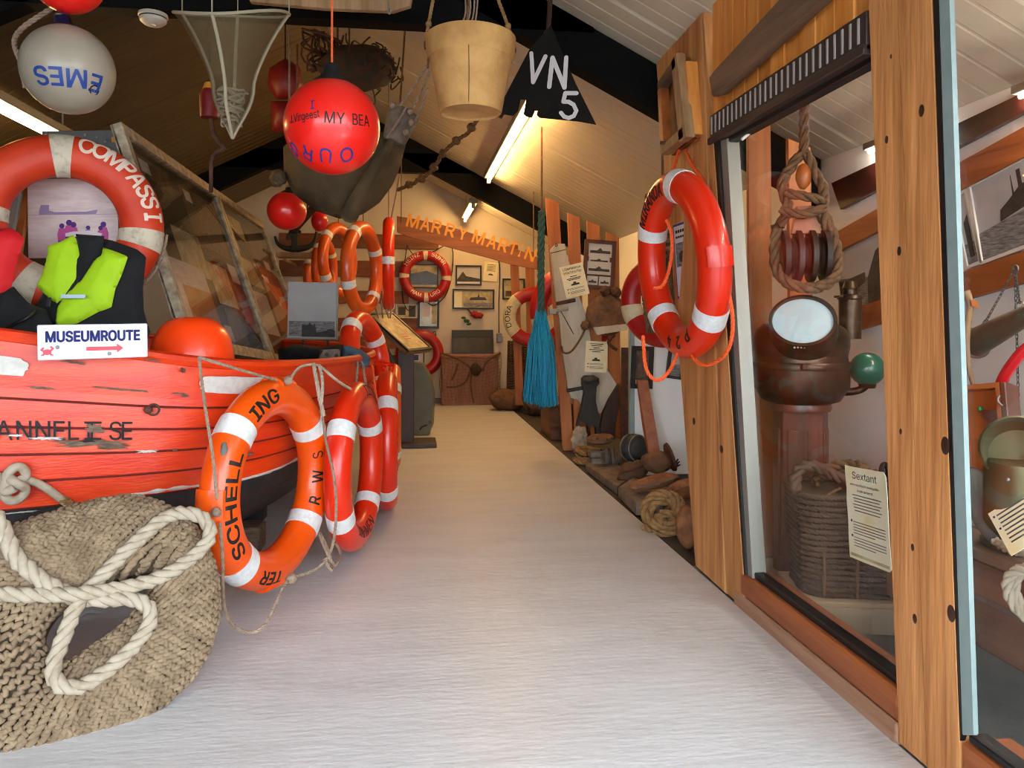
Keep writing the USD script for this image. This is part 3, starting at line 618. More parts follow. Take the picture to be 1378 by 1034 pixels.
r2 = lifebuoy('red-orange life ring hung between the two others on the boat side', A(479, 626, 3.28), (.985, -.17, 0), (.05, .05, 1), .735, .060, ring_rd, (30, 148, 215, 318), None, .10,
    (('BERLIJN', 84, .05, False, {'wid': .9, 'bold': False}), ('DAHMEN', 268, .046, True, {'wid': .9, 'bold': False})) if False else (('IIDIIII', 76, .052, False, {'bold': False}), ('DAHMEN', 268, .05, True, {'bold': False})))
r3 = lifebuoy('red-orange life ring farthest along the boat side, seen almost edge on', A(521, 592, 4.10), (.995, .02, 0), (.07, 0, 1), .76, .062, ring_rd, (40, 140, 222, 322), None, .10, (('VI+O', 182, .07, True, {}),))
r4 = lifebuoy('amber life ring partly hidden behind the last ring on the boat side', A(530, 560, 4.98), (.999, .02, 0), (.03, 0, 1), .70, .05, ring_brn, (40, 140, 222, 322), None, .09)
for k, (x0, y0, x1, y1, d0, d1, rr) in enumerate(((481, 488, 480, 520, 3.62, 3.36, .006), (487, 488, 493, 518, 3.62, 3.40, .006), (500, 492, 509, 548, 3.9, 3.62, .005), (520, 492, 523, 512, 4.3, 4.1, .005))):
    single('hanging_rope', rope(spl([A(x0-4, y0+2, d0+.05), A(x0, y0, d0), A((x0+x1)/2, (y0+y1)/2, (d0+d1)/2 - .05), A(x1, y1, d1)], 20), rr), rope_tan if k < 2 else rope_or,
           ['pale rope holding the middle ring on the boat edge, left of two', 'pale rope holding the middle ring on the boat edge, right of two', 'reddish rope dropping behind the middle ring buoy', 'reddish rope on top of the farthest boat ring'][k], 'rope')
single('hanging_rope', [rope(spl([A(x, y, d) for x, y, d in ((392, 508, 2.78), (405, 494, 2.92), (418, 491, 2.98), (428, 492, 3.0), (446, 506, 2.96), (462, 518, 3.05), (472, 524, 3.14))], 40), .006),
    rope(spl([A(x, y, d) for x, y, d in ((422, 490, 2.99), (426, 512, 2.94), (431, 540, 2.92), (436, 560, 2.92))], 24), .0085), rope(spl([A(x, y, d) for x, y, d in ((430, 492, 2.99), (434, 515, 2.94), (432, 545, 2.92))], 24), .007)], rope_wh, 'frayed pale rope knotted over the boat edge between the first two rings', 'rope')
single('hanging_rope', [rope(spl([A(x, y, d) for x, y, d in ((436, 752, 2.62), (446, 768, 2.64), (441, 740, 2.7), (430, 718, 2.7), (442, 748, 2.62), (452, 760, 2.7), (458, 745, 2.8), (452, 732, 2.85))], 60), .006)], rope_tan, 'loose tan rope ends tangled on the floor right of the first ring', 'rope')
single('keel_wedge', box(-.78, -.66, 3.45, 3.6, 0, .12, .01), bare_wood, 'small grey wooden wedge on the floor behind the middle ring', 'wedge')

# old ring standing in the boat
ro = lifebuoy('faded red life ring with white stencilled letters standing in the boat', A(88, 301, 3.05), (.34, -.94, .08), (0, .1, 1), .735, .086, ring_old, (94, -9, 178, 246), old_tape, .12, (), sten)
for k, (c, a) in enumerate(zip('COMPASSI', (78, 68.5, 57.5, 47.5, 38, 28, 19, 8))): ro.add('lettering', ring_text(ro.fr, ro.R, ro.r, c, a, .082, False, bold=True, wid=.70, ph0=pi/2 - .12), sten)
ro.add('grab_line', rope(spl([onring(ro, a, 0, .012) + [0, 0, 0] for a in (-2, -14, -26, -38)], 30), .006), rope_tan)
q, w, h = quad([(35, 241), (160, 240), (157, 346), (39, 348)], 3.22)
t = thing('photo_board', 'pinkish photograph of men in a rubber boat, behind the old ring', 'photograph', q(w/2, 0))
t.add('print', cbox(q, 0, w, 0, h, -.008, 0, .002), pink_print)
hz = h * .55
t.add('ship_print', ext([(w*.13, hz), (w*.76, hz), (w*.78, hz + h*.055), (w*.65, hz+h*.03), (w*.3, hz+h*.03), (w*.24, hz+h*.05), (w*.24, hz+h*.12), (w*.15, hz+h*.12), (w*.13, hz + h*.04)], q, 0, .001), lav_print)
t.add('horizon_print', ext(rect(0, w, hz - .002, hz), q, 0, .0009), lav_print)
for k, (x, y, s) in enumerate(((.47, .36, 1), (.55, .38, 1.15), (.60, .36, 1.1), (.76, .36, .8), (.93, .36, 1.1), (.90, .34, .9))):
    bx, by = w*x - .035, h*y - .03
    t.add('figure_print', ext([(bx-.016*s, by-.04*s), (bx+.016*s, by-.04*s), (bx+.02*s, by+.01*s), (bx+.012*s, by+.035*s), (bx-.012*s, by+.035*s), (bx-.02*s, by+.01*s)], q, 0, .0011 + .0001*k), mag_print if k != 3 else lav_print)
    t.add('figure_print', ext([(bx-.018*s, by-.06*s), (bx+.018*s, by-.06*s), (bx+.016*s, by-.02*s), (bx-.016*s, by-.02*s)], q, 0, .0018 + .0001*k), plum_print)
    t.add('figure_print', ext(Point(bx, by+.045*s).buffer(.011*s), q, 0, .0013 + .0001*k), plum_print)
t.add('dinghy_print', ext([(w*.42, h*.27), (w*.8, h*.25), (w*.83, h*.3), (w*.7, h*.34), (w*.5, h*.33), (w*.42, h*.31)], q, 0, .0021), pale_print)
t.add('dinghy_print', ext([(w*.42, h*.25), (w*.8, h*.235), (w*.8, h*.25), (w*.42, h*.27)], q, 0, .0023), plum_print)
q, w, h = quad([(55, 177), (160, 175), (166, 199), (58, 201)], 3.45)
t = thing('metal_plate', 'grey metal plate with bolts behind the top of the old ring', 'plate', q(w/2, 0))
t.add('plate', cbox(q, 0, w, -.25, h, -.01, 0, .002), steel)
for a, b in ((.05, .8), (.55, .75), (.95, .85), (.96, .2), (.8, .35), (.7, .6)): t.add('bolt', lathe([(0, .006), (.006, .005), (.008, 0)], q.at(w*a, h*b), 8), alu)
t.add('tag', cbox(q, w*.88, w*.98, h*.3, h*.6, 0, .004), yel_lettering, 'small orange tag')
for k, (a, b, m, lb) in enumerate((((30, 236, 3.3), (6, 352, 3.1), alu, 'slim aluminium strip leaning at the far left behind the vests'), ((40, 240, 3.34), (22, 356, 3.14), orange_plank, 'narrow orange lath leaning at the far left behind the vests'))):
    single('leaning_lath', beam(A(*a), A(*b), .035, .02, side=RT), m, lb, 'lath')

# ---------------------------------------------------------------- life vests on the boat
def pxf(x, y, d, tilt=0.):
    """a frame facing the viewer's side of the room through a pixel, scaled so that polygons can be given in pixels"""
    return Fr(A(x, y, d), unit(RT + .0 * FW), unit(UP + FW * tilt)), d / FPX
def pxpoly(pts, x0, y0, sc): return [((a - x0) * sc, (y0 - b) * sc) for a, b in pts]
f_, sc = pxf(130, 400, 2.86, .25)
v = thing('life_vest', 'black and lime yellow life vest lying behind the route sign', 'life vest', A(130, 450, 2.86))
v.add('vest_shell', pillow(pxpoly([(70, 327), (98, 318), (112, 314), (140, 319), (176, 332), (190, 343), (191, 388), (196, 420), (208, 448), (204, 466), (60, 466), (40, 440), (56, 405), (66, 378)], 130, 400, sc), f_, .075, .016, .014, 1, .3, .4), navy_fab, 'black back and collar of the vest', smooth=True)
v.add('front_panel', pillow(pxpoly([(66, 333), (80, 328), (98, 318), (108, 335), (114, 360), (119, 382), (110, 396), (100, 412), (92, 418), (75, 404), (59, 391), (64, 372), (67, 350)], 130, 400, sc), f_.at(0, 0, .052), .03, .011, .007, 2, .1, .35), hi_vis, smooth=True)
v.add('front_panel', pillow(pxpoly([(142, 337), (160, 343), (177, 350), (172, 375), (166, 395), (164, 420), (145, 428), (122, 442), (94, 446), (93, 420), (100, 405), (120, 382), (132, 356), (141, 348)], 130, 400, sc), f_.at(0, 0, .062), .034, .011, .007, 3, .1, .35), hi_vis, smooth=True)
v.add('collar_lining', pillow(pxpoly([(101, 317), (140, 320), (141, 347), (131, 356), (120, 380), (112, 352)], 130, 400, sc), f_.at(0, 0, .055), .02, .011, .012, 4), navy_fab, smooth=True)
b_ = f_.at((124-130)*sc, (400-411)*sc, .118)
tg = v.add('label_patch', cbox(b_, -.045, .045, -.007, .007, 0, .004, .001), mat('pale_blue_label', (176, 196, 214), .5), 'pale blue label')
tg.add('lettering', flat('attitude', .007, b_, .004, 0, .004, True), ink) if False else None
v.add('buckle', cbox(f_.at((90-130)*sc, (400-417)*sc, .10), -.008, .008, -.018, .018, 0, .008), ink)
f2, sc2 = pxf(10, 360, 2.8, .2)
v = thing('life_vest', 'red life vest at the left edge beside the yellow one', 'life vest', A(10, 410, 2.8))
v.add('vest_panel', pillow(pxpoly([(-60, 320), (-20, 306), (8, 304), (22, 314), (28, 322), (22, 350), (20, 380), (16, 405), (-60, 412)], 10, 360, sc2), f2, .07, .016, .010, 6, .3, .4), red_fab, smooth=True)
v.add('collar', pillow(pxpoly([(-40, 296), (8, 304), (6, 316), (-4, 326), (-40, 330)], 10, 360, sc2), f2.at(0, 0, .07), .03, .014, .01, 7), navy_fab, smooth=True)
v.add('skirt', pillow(pxpoly([(-70, 404), (18, 398), (28, 388), (52, 412), (76, 420), (90, 446), (88, 470), (-70, 470)], 10, 360, sc2), f2.at(0, 0, .03), .07, .016, .04, 8), navy_fab, 'dark navy lower part', smooth=True)
single('fabric_strap', tube(spl([A(x, y, d) for x, y, d in ((2, 446, 2.68), (20, 436, 2.66), (36, 428, 2.66), (48, 420, 2.7))], 16), .006, 6), ink, 'thin black strap lying on the dark vest skirt', 'strap')

# ---------------------------------------------------------------- glazed photo panels leaning along the boat
TL_, TR_, BR_, BL_ = A(163, 164, 3.3), A(353, 299, 6.62), A(428, 497, 6.55), A(268, 470, 3.32)
TL_ = oY(163, 164, 3.45); BL_ = oY(262, 468, 3.45); TR_ = oY(353, 299, 6.75); BR_ = oY(425, 495, 6.75)
def bil(a, b): return (TL_*(1-a) + TR_*a)*(1-b) + (BL_*(1-a) + BR_*a)*b
SPL = .535
def bilz(a, b, n, out):
    return bil(a, b) + n * out
nrm = unit(np.cross(BR_ - TL_, TR_ - BL_)); nrm = nrm if nrm @ (EYE - bil(.5, .5)) > 0 else -nrm
def panel_bits(a0, a1, label, prints, k):
    t = thing('photo_case', label, 'display panel', bil((a0+a1)/2, 1))
    def P(a, b): return bil(a0 + (a1-a0)*a, b)
    fw = .05 / np.linalg.norm(P(1, 0) - P(0, 0)); fh = .055 / np.linalg.norm(P(0, 1) - P(0, 0))
    for nm, (u0, u1, v0, v1) in (('top_rail', (0, 1, 0, fh)), ('bottom_rail', (0, 1, 1-fh, 1)), ('side_rail', (0, fw, fh, 1-fh)), ('side_rail', (1-fw, 1, fh, 1-fh))):
        t.add(nm, board([P(u0, v0), P(u1, v0), P(u1, v1), P(u0, v1)], .05, nrm, .004), case_frame)
    t.add('backing', board([P(0, 0) - nrm*.035, P(1, 0) - nrm*.035, P(1, 1) - nrm*.035, P(0, 1) - nrm*.035], .012, nrm, .002), ink)
    for j, (u0, u1, v0, v1, m) in enumerate(prints):
        pr_ = t.add('print', board([P(u0, v0) - nrm*(.032 - .001*j), P(u1, v0) - nrm*(.032 - .001*j), P(u1, v1) - nrm*(.032 - .001*j), P(u0, v1) - nrm*(.032 - .001*j)], .002, nrm, .0005), m)
    t.add('pane', board([P(fw, fh) - nrm*.012, P(1-fw, fh) - nrm*.012, P(1-fw, 1-fh) - nrm*.012, P(fw, 1-fh) - nrm*.012], .004, nrm, .001), pane_mat('case_glass', (.86, .86, .86), .015), smooth=False)
panel_bits(0, .50, 'near glazed panel of old photographs leaning in the boat', ((.08, .40, .08, .36, plum_print if False else brown_print), (.12, .20, .10, .16, pale_print), (.48, .92, .10, .42, brown_print), (.52, .60, .12, .18, pale_print), (.22, .50, .38, .60, sepia), (.08, .42, .56, .96, pink_print), (.14, .42, .68, .96, bulb_or), (.50, .75, .50, .72, sepia), (.52, .72, .74, .96, brown_print), (.80, .92, .46, .56, pale_print), (.78, .92, .62, .84, mat('blue_print', (54, 62, 120), .6)), (.44, .52, .84, .92, pink_print)), 0)
panel_bits(.505, 1, 'far glazed panel of old photographs leaning in the boat', ((.10, .40, .10, .32, sepia), (.46, .90, .12, .40, brown_print), (.12, .42, .36, .52, sepia), (.50, .62, .42, .66, pink_print), (.10, .40, .56, .82, pale_print), (.46, .90, .46, .78, bulb_or), (.66, .80, .30, .36, pale_print), (.5, .9, .82, .95, sepia), (.66, .88, .56, .64, ring_dk)), 1)

# ---------------------------------------------------------------- knotted rope fender and its ropes, in front of the boat
FC = A(88, 846, 2.02); FN = unit((.28, -.83, .48)); fu = unit(np.cross(FN, UP)); fu = -fu if fu @ RT < 0 else fu
FF = Fr(FC, fu, np.cross(FN, fu))
FO = spl([(-.62, -.02), (-.5, .22), (-.2, .33), (.02, .375), (.16, .39), (.30, .33), (.385, .18), (.41, 0), (.36, -.15), (.22, -.27), (.0, -.345), (-.25, -.36), (-.5, -.25)] if False else
    [(a[0], a[1], 0) for a in [(-.44, .0), (-.36, .18), (-.19, .275), (.02, .335), (.16, .345), (.30, .27), (.375, .13), (.385, -.04), (.32, -.18), (.16, -.28), (-.05, -.335), (-.24, -.31), (-.38, -.18)]], 200, True)[:, :2]
FI = spl([(-.045, -.03, 0), (-.02, .035, 0), (.06, .085, 0), (.15, .11, 0), (.215, .105, 0), (.20, .05, 0), (.14, -.015, 0), (.06, -.065, 0), (-.005, -.085, 0)], 200, True)[:, :2]
def fen(a, b, lift=0.):
    """a 0..1 round the ring, b 0 outer .. 1 inner (front face), beyond wraps to the back"""
    k = np.asarray(a) % 1 * 200; i = np.floor(k).astype(int) % 200; fr_ = (k - np.floor(k))[..., None]; j = (i + 1) % 200
    po = FO[i]*(1-fr_) + FO[j]*fr_; pi_ = FI[i]*(1-fr_) + FI[j]*fr_; b = np.asarray(b, float)[..., None]
    x = po*(1-b) + pi_*b; z = (.062 + lift) * np.sqrt(np.clip(1 - (2*np.clip(b, 0, 1) - 1)**2 * .995, 0, 1)) ** .8
    return FF.map(np.concatenate([x, z], -1).reshape(-1, 3)).reshape(x.shape[:-1] + (3,))
# align the start angles of the two outlines
def roll_to(o):
    c = np.array([.05, .02]); an = np.arctan2(o[:, 1]-c[1], o[:, 0]-c[0]); k = np.argmin(np.abs(an)); o = np.roll(o, -k, 0)
    return o if np.arctan2(o[10, 1]-c[1], o[10, 0]-c[0]) > 0 else np.roll(o[::-1], 1, 0)
def by_angle(o):
    o = roll_to(o); c = np.array([.05, .02]); an = np.unwrap(np.arctan2(o[:, 1]-c[1], o[:, 0]-c[0])); an -= an[0]; o2 = np.vstack([o, o[:1]]); an = np.r_[an, 2*pi]
    g = np.arange(200)*2*pi/200; return np.c_[np.interp(g, an, o2[:, 0]), np.interp(g, an, o2[:, 1])]
FO, FI = by_angle(FO), by_angle(FI)
fd = thing('rope_fender', 'large flat knotted rope fender leaning on the boat, lower left', 'fender', A(85, 1000, 1.86))
na, nb = 120, 24; aa, bb = np.meshgrid(np.arange(na)/na, np.linspace(0, 1, nb), indexing='ij')
front = fen(aa, bb, -.012).reshape(-1, 3); backv = (fen(aa, bb, -.062).reshape(-1, 3) - FF.n * .035)
i, j = np.meshgrid(np.arange(na), np.arange(nb-1), indexing='ij'); i2 = (i+1) % na
qf = np.stack([i*nb+j, i*nb+j+1, i2*nb+j+1, i2*nb+j], -1).reshape(-1, 4); tf = np.vstack([qf[:, [0, 1, 2]], qf[:, [0, 2, 3]]]); N0 = na*nb
side = []
for col in (0, nb-1):
    for k in range(na): a_, b_2 = k*nb+col, ((k+1) % na)*nb+col; side += [(a_, b_2, b_2+N0), (a_, b_2+N0, a_+N0)]
fd.add('core', T(np.vstack([front, backv]), np.vstack([tf, tf[:, ::-1]+N0, side])), fend_in, 'dark core between the knots', smooth=True)
rng = np.random.default_rng(11); st_v, st_f, base = [], [], trimesh.creation.icosphere(subdivisions=1); bv, bf = base.vertices, base.faces
rows = 18
for rI in range(rows):
    b0 = (rI + .5) / rows; ring_pts = fen(np.arange(400)/400, np.full(400, b0)); Lr = np.linalg.norm(np.diff(np.vstack([ring_pts, ring_pts[:1]]), axis=0), axis=1).sum()
    for side_ in (0, 1):
        nst = int(Lr / .0215)
        for k in range(nst):
            a0 = (k + .5 * (rI % 2) + rng.uniform(-.12, .12)) / nst; bq = b0 + (.25 - .5*side_) / rows
            p0 = fen(np.array([a0 - .006]), np.array([bq]))[0]; p1 = fen(np.array([a0 + .006]), np.array([bq + .0]))[0]; pb = fen(np.array([a0]), np.array([min(1, bq + .03)]))[0]
            pc = fen(np.array([a0]), np.array([bq]))[0]; tu = unit(p1 - p0); tv = unit(pb - pc); nn = unit(np.cross(tu, tv)); nn = nn if nn @ FF.n > -.2 else -nn
            ang = (.75 if side_ else -.75) + rng.uniform(-.25, .25); d1 = tu*math.cos(ang) + tv*math.sin(ang); d2 = np.cross(nn, d1)
            L = rng.uniform(.0125, .0160); st_f.append(bf + len(st_v)*len(bv)); st_v.append(pc + nn*rng.uniform(-.002, .003) + bv[:, :1]*d1*L + bv[:, 1:2]*d2*.0076 + bv[:, 2:]*nn*.0085)
fd.add('knots', T(np.vstack(st_v), np.vstack(st_f)), fend, 'rows of tan rope knots', smooth=True, kind='stuff')
def fp(x, y, lift=.012):
    """point just in front of the fender's face at a pixel"""
    r = ray(x, y); d = ((FC + FF.n * (.062 + lift) - EYE) @ FF.n) / (r @ FF.n); return EYE + r * d
lp = [(280, 700, .03), (283, 722, .02), (262, 750, .01), (232, 768, .01), (196, 786, .01), (150, 795, .012), (110, 800, .03), (60, 801, .012), (0, 800, .012), (-60, 797, .012)]
upr = [(92, 808, .012), (130, 782, .04), (165, 750, .012), (196, 718, .01), (222, 700, .01), (245, 692, .02), (266, 694, .03), (280, 706, .03), (285, 728, .02)]
main = [fp(-60, 797), fp(0, 800), fp(60, 801), fp(110, 799, .035), fp(150, 794), fp(200, 783), fp(240, 764), fp(270, 740), fp(283, 720, .02), fp(276, 700, .03), fp(256, 691, .03), fp(228, 694), fp(205, 710), fp(170, 742), fp(135, 778), fp(112, 802, .012), fp(98, 826), fp(84, 862), fp(72, 895), fp(74, 916), fp(92, 926), fp(118, 920), fp(150, 898), fp(178, 872), fp(198, 846), fp(204, 828), fp(196, 814), fp(172, 806), fp(140, 808), fp(118, 806, .004)]
t = thing('mooring_rope', 'thick off-white laid rope looped over the knotted fender', 'rope', fp(110, 930))
t.add('rope_run', rope(spl(main, 260), .0215, .11, sides=8), rope_wh, smooth=True)
t.add('rope_tail', rope(spl([fp(-40, 670, .05), fp(0, 705, .03), fp(14, 738, .02), fp(30, 760, .012), (fp(52, 778)), fp(82, 796, .01), fp(112, 808, .0)], 80), .0235, .12, sides=8), rope_wh, 'frayed upper end of the rope', smooth=True)
hp = lambda x, y, o=.03: (lambda sf: hull_pt(sf[0], sf[1], o))(s_at(x, y))
t = thing('bow_painter', 'knotted pale rope across the boat side above the fender', 'rope', hp(30, 690))
t.add('rope_run', [tube(spl([hp(max(0, x), y, o) + (RT * x * .0024 if x < 0 else 0) for x, y, o in ((-30, 645, .03), (0, 640, .03), (14, 648, .035))], 20), .017, 10), tube(spl([hp(x, y, o) for x, y, o in ((30, 642, .035), (52, 648, .03), (72, 660, .03), (88, 672, .03), (100, 682, .035), (112, 692, .04))], 30), .013, 10)], rope_wh, smooth=True)
kc = hp(24, 646, .045)
kk = [kc + RT*a*.04 + UP*b*.05 - FW*c_*.03 for a, b, c_ in ((-.6, -.2, 0), (-.3, .6, .8), (.3, 1.0, .2), (.5, .3, -.4), (-.2, 0, .6), (-.5, -.7, .9), (.1, -1.1, .4), (.6, -.5, -.2), (.3, .1, .9), (-.4, .3, .5), (-.3, -.4, 1.2), (.4, -.2, 1.0))]
t.add('knot', tube(spl(kk, 90), .0145, 10), rope_wh, smooth=True)
t.add('shackle', tube(spl([hp(98, 680, .04), hp(108, 688, .055), hp(116, 694, .05), hp(112, 700, .04)], 16), .009, 8), rust, 'rusty end fitting')
t.add('whipping', [tube([hp(86 + 3*k, 669 + 2.2*k, .03), hp(88 + 3*k, 671 + 2.2*k, .03)], .016, 10) for k in range(4)], rope_gold)

# ---------------------------------------------------------------- things hanging from the roof
def roofz(p): return (cr(p[0]) if p[0] > RX else cl(p[0])) + .004
def buoy(label, c, r, m, up, neckm, sq=1.0, nm='ball_buoy', rope_m=None, rr=.006, top=None):
    up = unit(up); fr = Fr(c, np.cross(up, FW), np.cross(up, np.cross(up, FW))); t = thing(nm, label, 'buoy', c)
    th = np.linspace(-pi/2, pi/2, 33); prof = np.c_[r*np.cos(th), r*sq*np.sin(th)]
    t.add('ball', lathe(prof, fr, 56), m, smooth=True)
    t.add('neck', lathe([(r*.47, r*.86*sq), (r*.36, r*.98*sq), (r*.2, r*1.08*sq), (r*.17, r*1.26*sq), (r*.12, r*1.32*sq), (0, r*1.32*sq)], fr, 24), neckm, 'coloured neck of the buoy', smooth=True)
    e = c + up * r * sq * 1.28; t.fr, t.eye = fr, e
    if rope_m is not None:
        a = np.array(top if top is not None else (e[0], e[1], roofz(e)))
        t.add('line', [rope(spl([e - up*.02, e + (a-e)*.4, a], 30), rr), tube(spl([e + .02*FW, e + RT*.018, e - .02*FW, e - RT*.018], 20, True), rr*.9, 6, True)], rope_m)
    return t
def on_ball(c, r, fr, yaw, pitch, fn2=None):
    """maps a flat mesh on to a ball: yaw/pitch of the text's centre as seen by the viewer"""
    d0 = unit(EYE - c); rx = unit(np.cross(UP, d0)); ry = np.cross(d0, rx)
    def fn(v):
        a = yaw + v[:, 0] / r; b = pitch + v[:, 1] / r
        dirs = np.sin(a)[:, None]*np.cos(b)[:, None]*rx + np.sin(b)[:, None]*ry + (np.cos(a)*np.cos(b))[:, None]*d0
        return c + dirs * (r + v[:, 2:3] + .0004)
    return fn
def ball_text(t, c, r, s, h, yaw, pitch, m, rot=0., bold=False, wid=1., sh=0.):
    q = text(s, h, bold, .0012); v = q.vertices.copy(); v[:, 0] *= wid; v[:, 0] += sh * v[:, 1]; k, n = math.cos(rot), math.sin(rot)
    v = np.c_[v[:, 0]*k - v[:, 1]*n, v[:, 0]*n + v[:, 1]*k, v[:, 2]]
    t.add('lettering', wrapped(T(v, q.faces), on_ball(c, r, None, yaw, pitch), .02), m)
c = A(447, 171, 2.6); r = .165
rb = buoy('large red ball buoy with handwritten names hanging by an orange cord', c, r, buoy_rd, (0, -.03, 1), ink, 1., rope_m=rope_or, rr=.004)
ball_text(rb, c, r, 'MY', .037, .05, .075, ink, -.03, False, .9); ball_text(rb, c, r, 'BEA', .037, .62, .06, ink, -.05, False, .75)
ball_text(rb, c, r, 'J.Virgeest', .026, -.60, .10, ink, .22, False, .72)
for ch, yw, pt, ro_ in (('O', .27, -.42, pi + .5), ('U', -.14, -.44, pi - .1), ('R', -.55, -.44, pi - .5), ('S', -.95, -.40, pi - .8)): ball_text(rb, c, r, ch, .058, yw, pt, navy, ro_)
ball_text(rb, c, r, 'I', .03, -.42, .33, navy, .15)
c = A(92, 94, 2.55); r = .146
wb = buoy('white ball buoy with blue upside-down letters and a dark blue top, upper left', c, r, buoy_wh, (-.15, .1, 1), mat('dark_blue_vinyl', (20, 28, 70), .4), 1.02, rope_m=rope_tan, rr=.007)
for ch, yw, pt, ro_ in (('E', .62, -.02, pi - .15), ('M', .16, .03, pi + .05), ('E', -.26, .02, pi + .1), ('S', -.60, -.02, pi + .2)): ball_text(wb, c, r, ch, .058, yw, pt, blue_ink, ro_, True)
ball_text(wb, c, r, 'C', .04, .66, -.5, ink, .6)
wb.add('handle_line', rope(spl([wb.eye + [0, 0, .05], A(28, 40, 2.55), A(20, 62, 2.5), A(30, 90, 2.48), A(34, 118, 2.5)], 40), .009), rope_tan)
buoy('red ball buoy cut off by the top edge, upper left', A(90, -32, 2.5), .12, buoy_rd, (0, 0, 1), ink, 1., rope_m=rope_tan)
buoy('small red ball buoy below the grey tarpaulin', A(386, 284, 4.4), .113, buoy_rd, (.1, 0, 1), ink, 1., rope_m=rope_tan)
buoy('small red ball buoy half hidden behind the small red one under the tarpaulin', A(430, 298, 5.0), .055, buoy_rd, (0, 0, 1), ink, 1.25, rope_m=rope_tan)
# smoke detector under the first tie beam
fr = Fr((-1.16, 3.6, 2.453), X_, -Y_)
t = thing('smoke_detector', 'round white smoke detector under the first black tie beam', 'smoke detector', fr.o)
t.add('base', lathe([(0, 0), (.062, 0), (.064, .012), (.060, .016)], fr, 36), plastic_wh, smooth=40)
t.add('cover', lathe([(.058, .016), (.056, .034), (.040, .048), (.012, .050), (.010, .054), (0, .054)], fr, 36), plastic_wh, smooth=40)
t.add('vent_band', lathe([(.0585, .017), (.0585, .022)], fr, 36), ink)
# hanging net cone with a coil of rope
ap = A(313, 186, 2.95); top = [A(x, y, d) for x, y, d in ((236, 16, 2.85), (300, 18, 2.75), (368, 14, 2.85), (386, 22, 3.1), (320, 22, 3.3), (262, 20, 3.15))]
tc = spl(top, 60, True); n1 = 14
vv = []
for k in range(n1 + 1):
    f = k / n1; cen = (tc.mean(0))*(1-f) + ap*f; row = tc*(1-f) + ap*f
    sag = 1 - .18*math.sin(pi*f) - 0.0; rr_ = row - cen; vv.append(cen + rr_ * sag * (1 + (.35 if f > .55 else 0) * math.sin(pi * max(0, f-.55)/.45)))
vv = np.array(vv); m_ = 60; i, j = np.meshgrid(np.arange(n1), np.arange(m_), indexing='ij'); j2 = (j+1) % m_
q4 = np.stack([i*m_+j, i*m_+j2, (i+1)*m_+j2, (i+1)*m_+j], -1).reshape(-1, 4)
t = thing('plankton_net', 'pale conical net bag with a coil of white rope in its tip, hanging point down', 'net', ap)
net_thin = usdkit.material(stage, '/World/Looks/sheer_net', {'d': ('diffuse_bsdf', {'color': srgb((118, 104, 76))}), 't': ('transparent_bsdf', {}), 'm': ('mix_closure', {'fac': .36})}, [('t.BSDF', 'm.closure1'), ('d.BSDF', 'm.closure2')], surface='m.closure')
t.add('net_cloth', T(vv.reshape(-1, 3), np.vstack([q4[:, [0, 1, 2]], q4[:, [0, 2, 3]]])), net_thin, smooth=True)
for k in (8, 24, 40, 52): t.add('edge_tape', tube(vv[:, k], .007, 8), net_wh)
t.add('hoop', tube(tc, .006, 6, True), net_wh)
rng = np.random.default_rng(3); cc = A(311, 140, 2.98); pts = [cc + np.array([math.cos(a*1.05)*.05*(1 + .25*rng.normal()*.5) * (1 - .35*(a/70)), math.sin(a*1.05)*.045, .06 - .145*a/70 + rng.normal()*.006]) for a in np.linspace(0, 70, 120)]
t.add('coiled_rope', tube(spl(pts, 500), .0055, 6), rope_wh, smooth=True)
t.add('line', [tube([vv[0, k], vv[0, k] + [0, 0, .0]] if False else np.linspace(vv[0, k], (vv[0, k][0], vv[0, k][1], roofz(vv[0, k])), 3), .003, 5) for k in (8, 24, 40, 52)], net_wh)
# canvas bucket
c = A(633, 152, 2.62); fr = Fr(c, X_, Y_)
t = thing('canvas_bucket', 'tan canvas bucket hanging by three ropes', 'bucket', c)
def wob(prof, fr, seg, amp, k): 
    m = lathe(prof, fr, seg); v = m.vertices - fr.o; a = np.arctan2(v[:, 1], v[:, 0]); s_ = 1 + amp*np.sin(k*a + .6); return T(fr.o + v * np.c_[s_, s_, np.ones(len(v))], m.faces)
t.add('bucket_body', wob([(.0, .012), (.100, .010), (.106, .0), (.110, .004), (.128, .10), (.146, .19), (.152, .215), (.149, .215), (.142, .19), (.104, .03)], fr, 64, .02, 3), canvas, smooth=60)
t.add('rim_band', wob([(.1475, .185), (.156, .205), (.160, .262), (.156, .264), (.151, .22)], fr, 64, .012, 3), canvas, 'folded canvas rim', smooth=60)
t.add('seam', tube([c + np.array([-.015, -.111, .006]), c + np.array([-.015, -.13, .10]), c + np.array([-.018, -.148, .19])], .0015, 5), rust, 'dark seam line')
hp_ = [c + np.array([math.cos(a)*.158, math.sin(a)*.158, .235]) for a in (pi*.97, -.02, pi*.52)]
kt = [A(588, -40, 2.66), A(660, -40, 2.66), A(634, -40, 2.9)]
for p, k in zip(hp_, kt):
    t.add('eyelet', tube(p + .013*np.array([[math.cos(a)*.3, math.cos(a), math.sin(a)] for a in np.linspace(0, 2*pi, 13)[:-1]]), .003, 6, True), rust)
    t.add('hanging_line', [rope(spl([p, p + (k-p)*.3, k, np.array([k[0], k[1], roofz(k)])], 40), .0065), ball(p + (k-p)*.28, .012, 1, .2)], rope_gold)
for k, x in enumerate((626, 632, 637, 641)): t.add('cord', tube(spl([A(x + 3*k - 6, -30, 2.8), A(x, 20, 2.78), A(612 + 8*k, 44, 2.76)], 12), .0035, 6), rope_tan)
